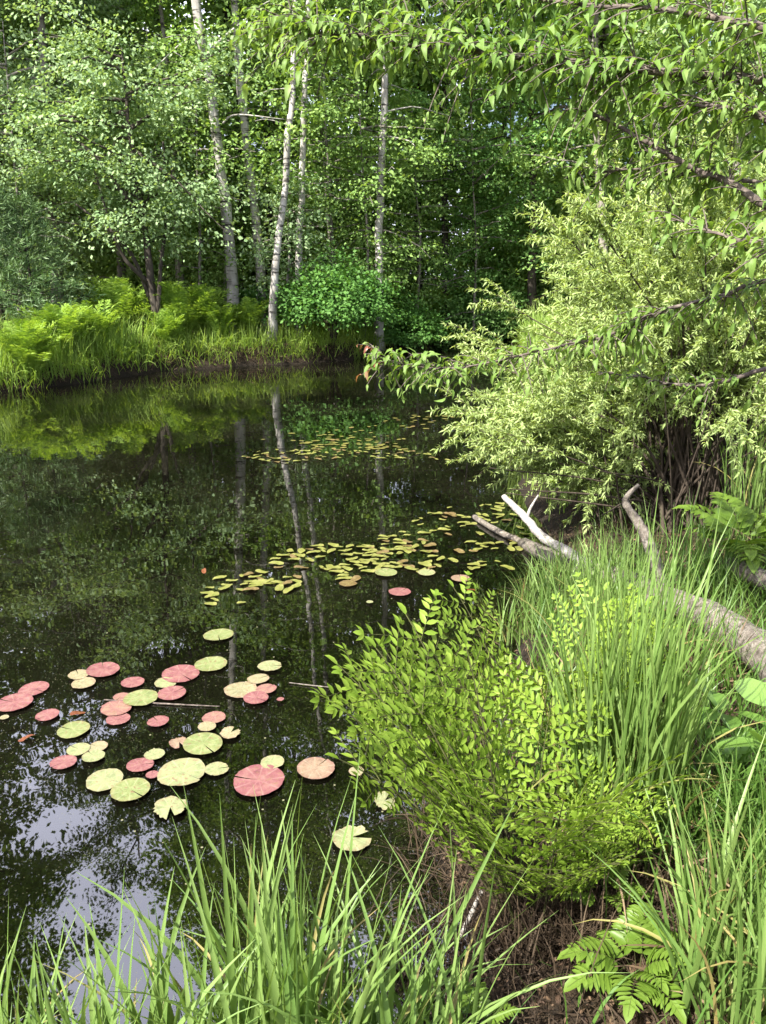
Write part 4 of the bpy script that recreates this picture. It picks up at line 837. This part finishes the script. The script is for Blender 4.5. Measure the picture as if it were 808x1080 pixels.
tuft('grass_clump', 'low grass clump at the water edge between the royal fern and fallen log branch', G(556, 655, .1), 120, .16, .42, .005, .3, 1.3, 'sedge', 19)
tuft('grass_clump', 'small grass clump by the foot of the white log branch', G(575, 612, .12), 90, .14, .36, .005, .35, 1.3, 'sedge', 20)
# uncountable ground cover of the near bank
m = Mesh(); rng = np.random.default_rng(4)
def near(k, lo, hi, x0=-1.6, x1=4.0, y0=-.2, y1=8): return scatter(k, x0, x1, y0, y1, lo, hi, rng)
def off(P):
    return P[~((P[:, 0] < .80) & (P[:, 1] < 1.95) & (rng.random(len(P)) < .9))]
P = off(near(3000, .25, 4, .55)); q = len(P)
blades(m, P, rng.uniform(0, 6.28, q), rng.uniform(.12, .42, q), rng.uniform(.0018, .0038, q), rng.uniform(0, .6, q), rng.uniform(.3, 1.7, q), 5, 0, False, rng)
P = off(near(5200, .12, 3, .35, 2.6, .9, 4.2)); q = len(P)
blades(m, P, rng.uniform(0, 6.28, q), rng.uniform(.15, .45, q), rng.uniform(.002, .0045, q), rng.uniform(0, .5, q), rng.uniform(.3, 1.7, q), 5, 0, False, rng)
P = near(700, .02, .5, -1.6, .2, .6, 1.6); q = len(P)
blades(m, P, rng.uniform(0, 6.28, q), rng.uniform(.12, .34, q), rng.uniform(.002, .004, q), rng.uniform(0, .6, q), rng.uniform(.3, 1.7, q), 5, 0, False, rng)
tag(m.build('ground_grass', M['dgrass']), 'short green grass covering the near bank', 'grass', kind='stuff')
m = Mesh()
P = near(7500, -.02, 3.5, -.1, 3.6, .6, 6.5); q = len(P); P[:, 2] += rng.uniform(.004, .03, q)
s = rng.uniform(.012, .036, q); leaves(m, P, rnd(q, 1, rng) * np.array([1, 1, .4]), np.array([0, 0, 1.0]) + rnd(q, .5, rng), s, s * rng.uniform(.12, .34, q), DROOP)
P = near(2600, .0, 2, -.1, 1.1, .95, 2.3); q = len(P); P[:, 2] += rng.uniform(.004, .03, q)
s = rng.uniform(.010, .034, q); leaves(m, P, rnd(q, 1, rng) * np.array([1, 1, .4]), np.array([0, 0, 1.0]) + rnd(q, .5, rng), s, s * rng.uniform(.12, .34, q), DROOP)
tag(m.build('leaf_litter', M['litter']), 'dry brown fallen leaves strewn over the near bank', 'leaf litter', kind='stuff')
m = Mesh()
P = near(4200, -.05, 3.0, -.1, 3.0, .8, 5.8); q = len(P)
blades(m, P, rng.uniform(0, 6.28, q), rng.uniform(.10, .36, q), rng.uniform(.0012, .0028, q), rng.uniform(.9, 1.5, q), rng.uniform(-.1, .5, q), 4, 0, False, rng)
P = near(900, -.12, .12, .0, .6, 1.5, 3.0); q = len(P); P[:, 2] = np.maximum(P[:, 2], -.02)
blades(m, P, rng.uniform(0, 6.28, q), rng.uniform(.10, .3, q), rng.uniform(.0012, .0024, q), rng.uniform(.2, 1.2, q), rng.uniform(.2, 1.4, q), 4, 0, False, rng)
a = rng.uniform(0, 6.283, 900); r = np.abs(rng.normal(size=900)) * .17; P = np.stack([fx[0] + np.cos(a) * r, fx[1] - .05 + np.sin(a) * r * .9, 0 * a], -1); P[:, 2] = np.maximum(height(P[:, 0], P[:, 1]), -.03); q = 900
blades(m, P, rng.uniform(0, 6.28, q), rng.uniform(.08, .36, q), rng.uniform(.0014, .003, q), rng.uniform(.0, .9, q), rng.uniform(.0, 1.6, q), 4, 0, False, rng)
P = near(2600, .0, 2, -.1, 1.1, .95, 2.3); q = len(P); P[:, 2] += rng.uniform(0, .02, q)
blades(m, P, rng.uniform(0, 6.28, q), rng.uniform(.06, .22, q), rng.uniform(.001, .0022, q), rng.uniform(1.1, 1.6, q), rng.uniform(-.2, .4, q), 3, 0, False, rng)
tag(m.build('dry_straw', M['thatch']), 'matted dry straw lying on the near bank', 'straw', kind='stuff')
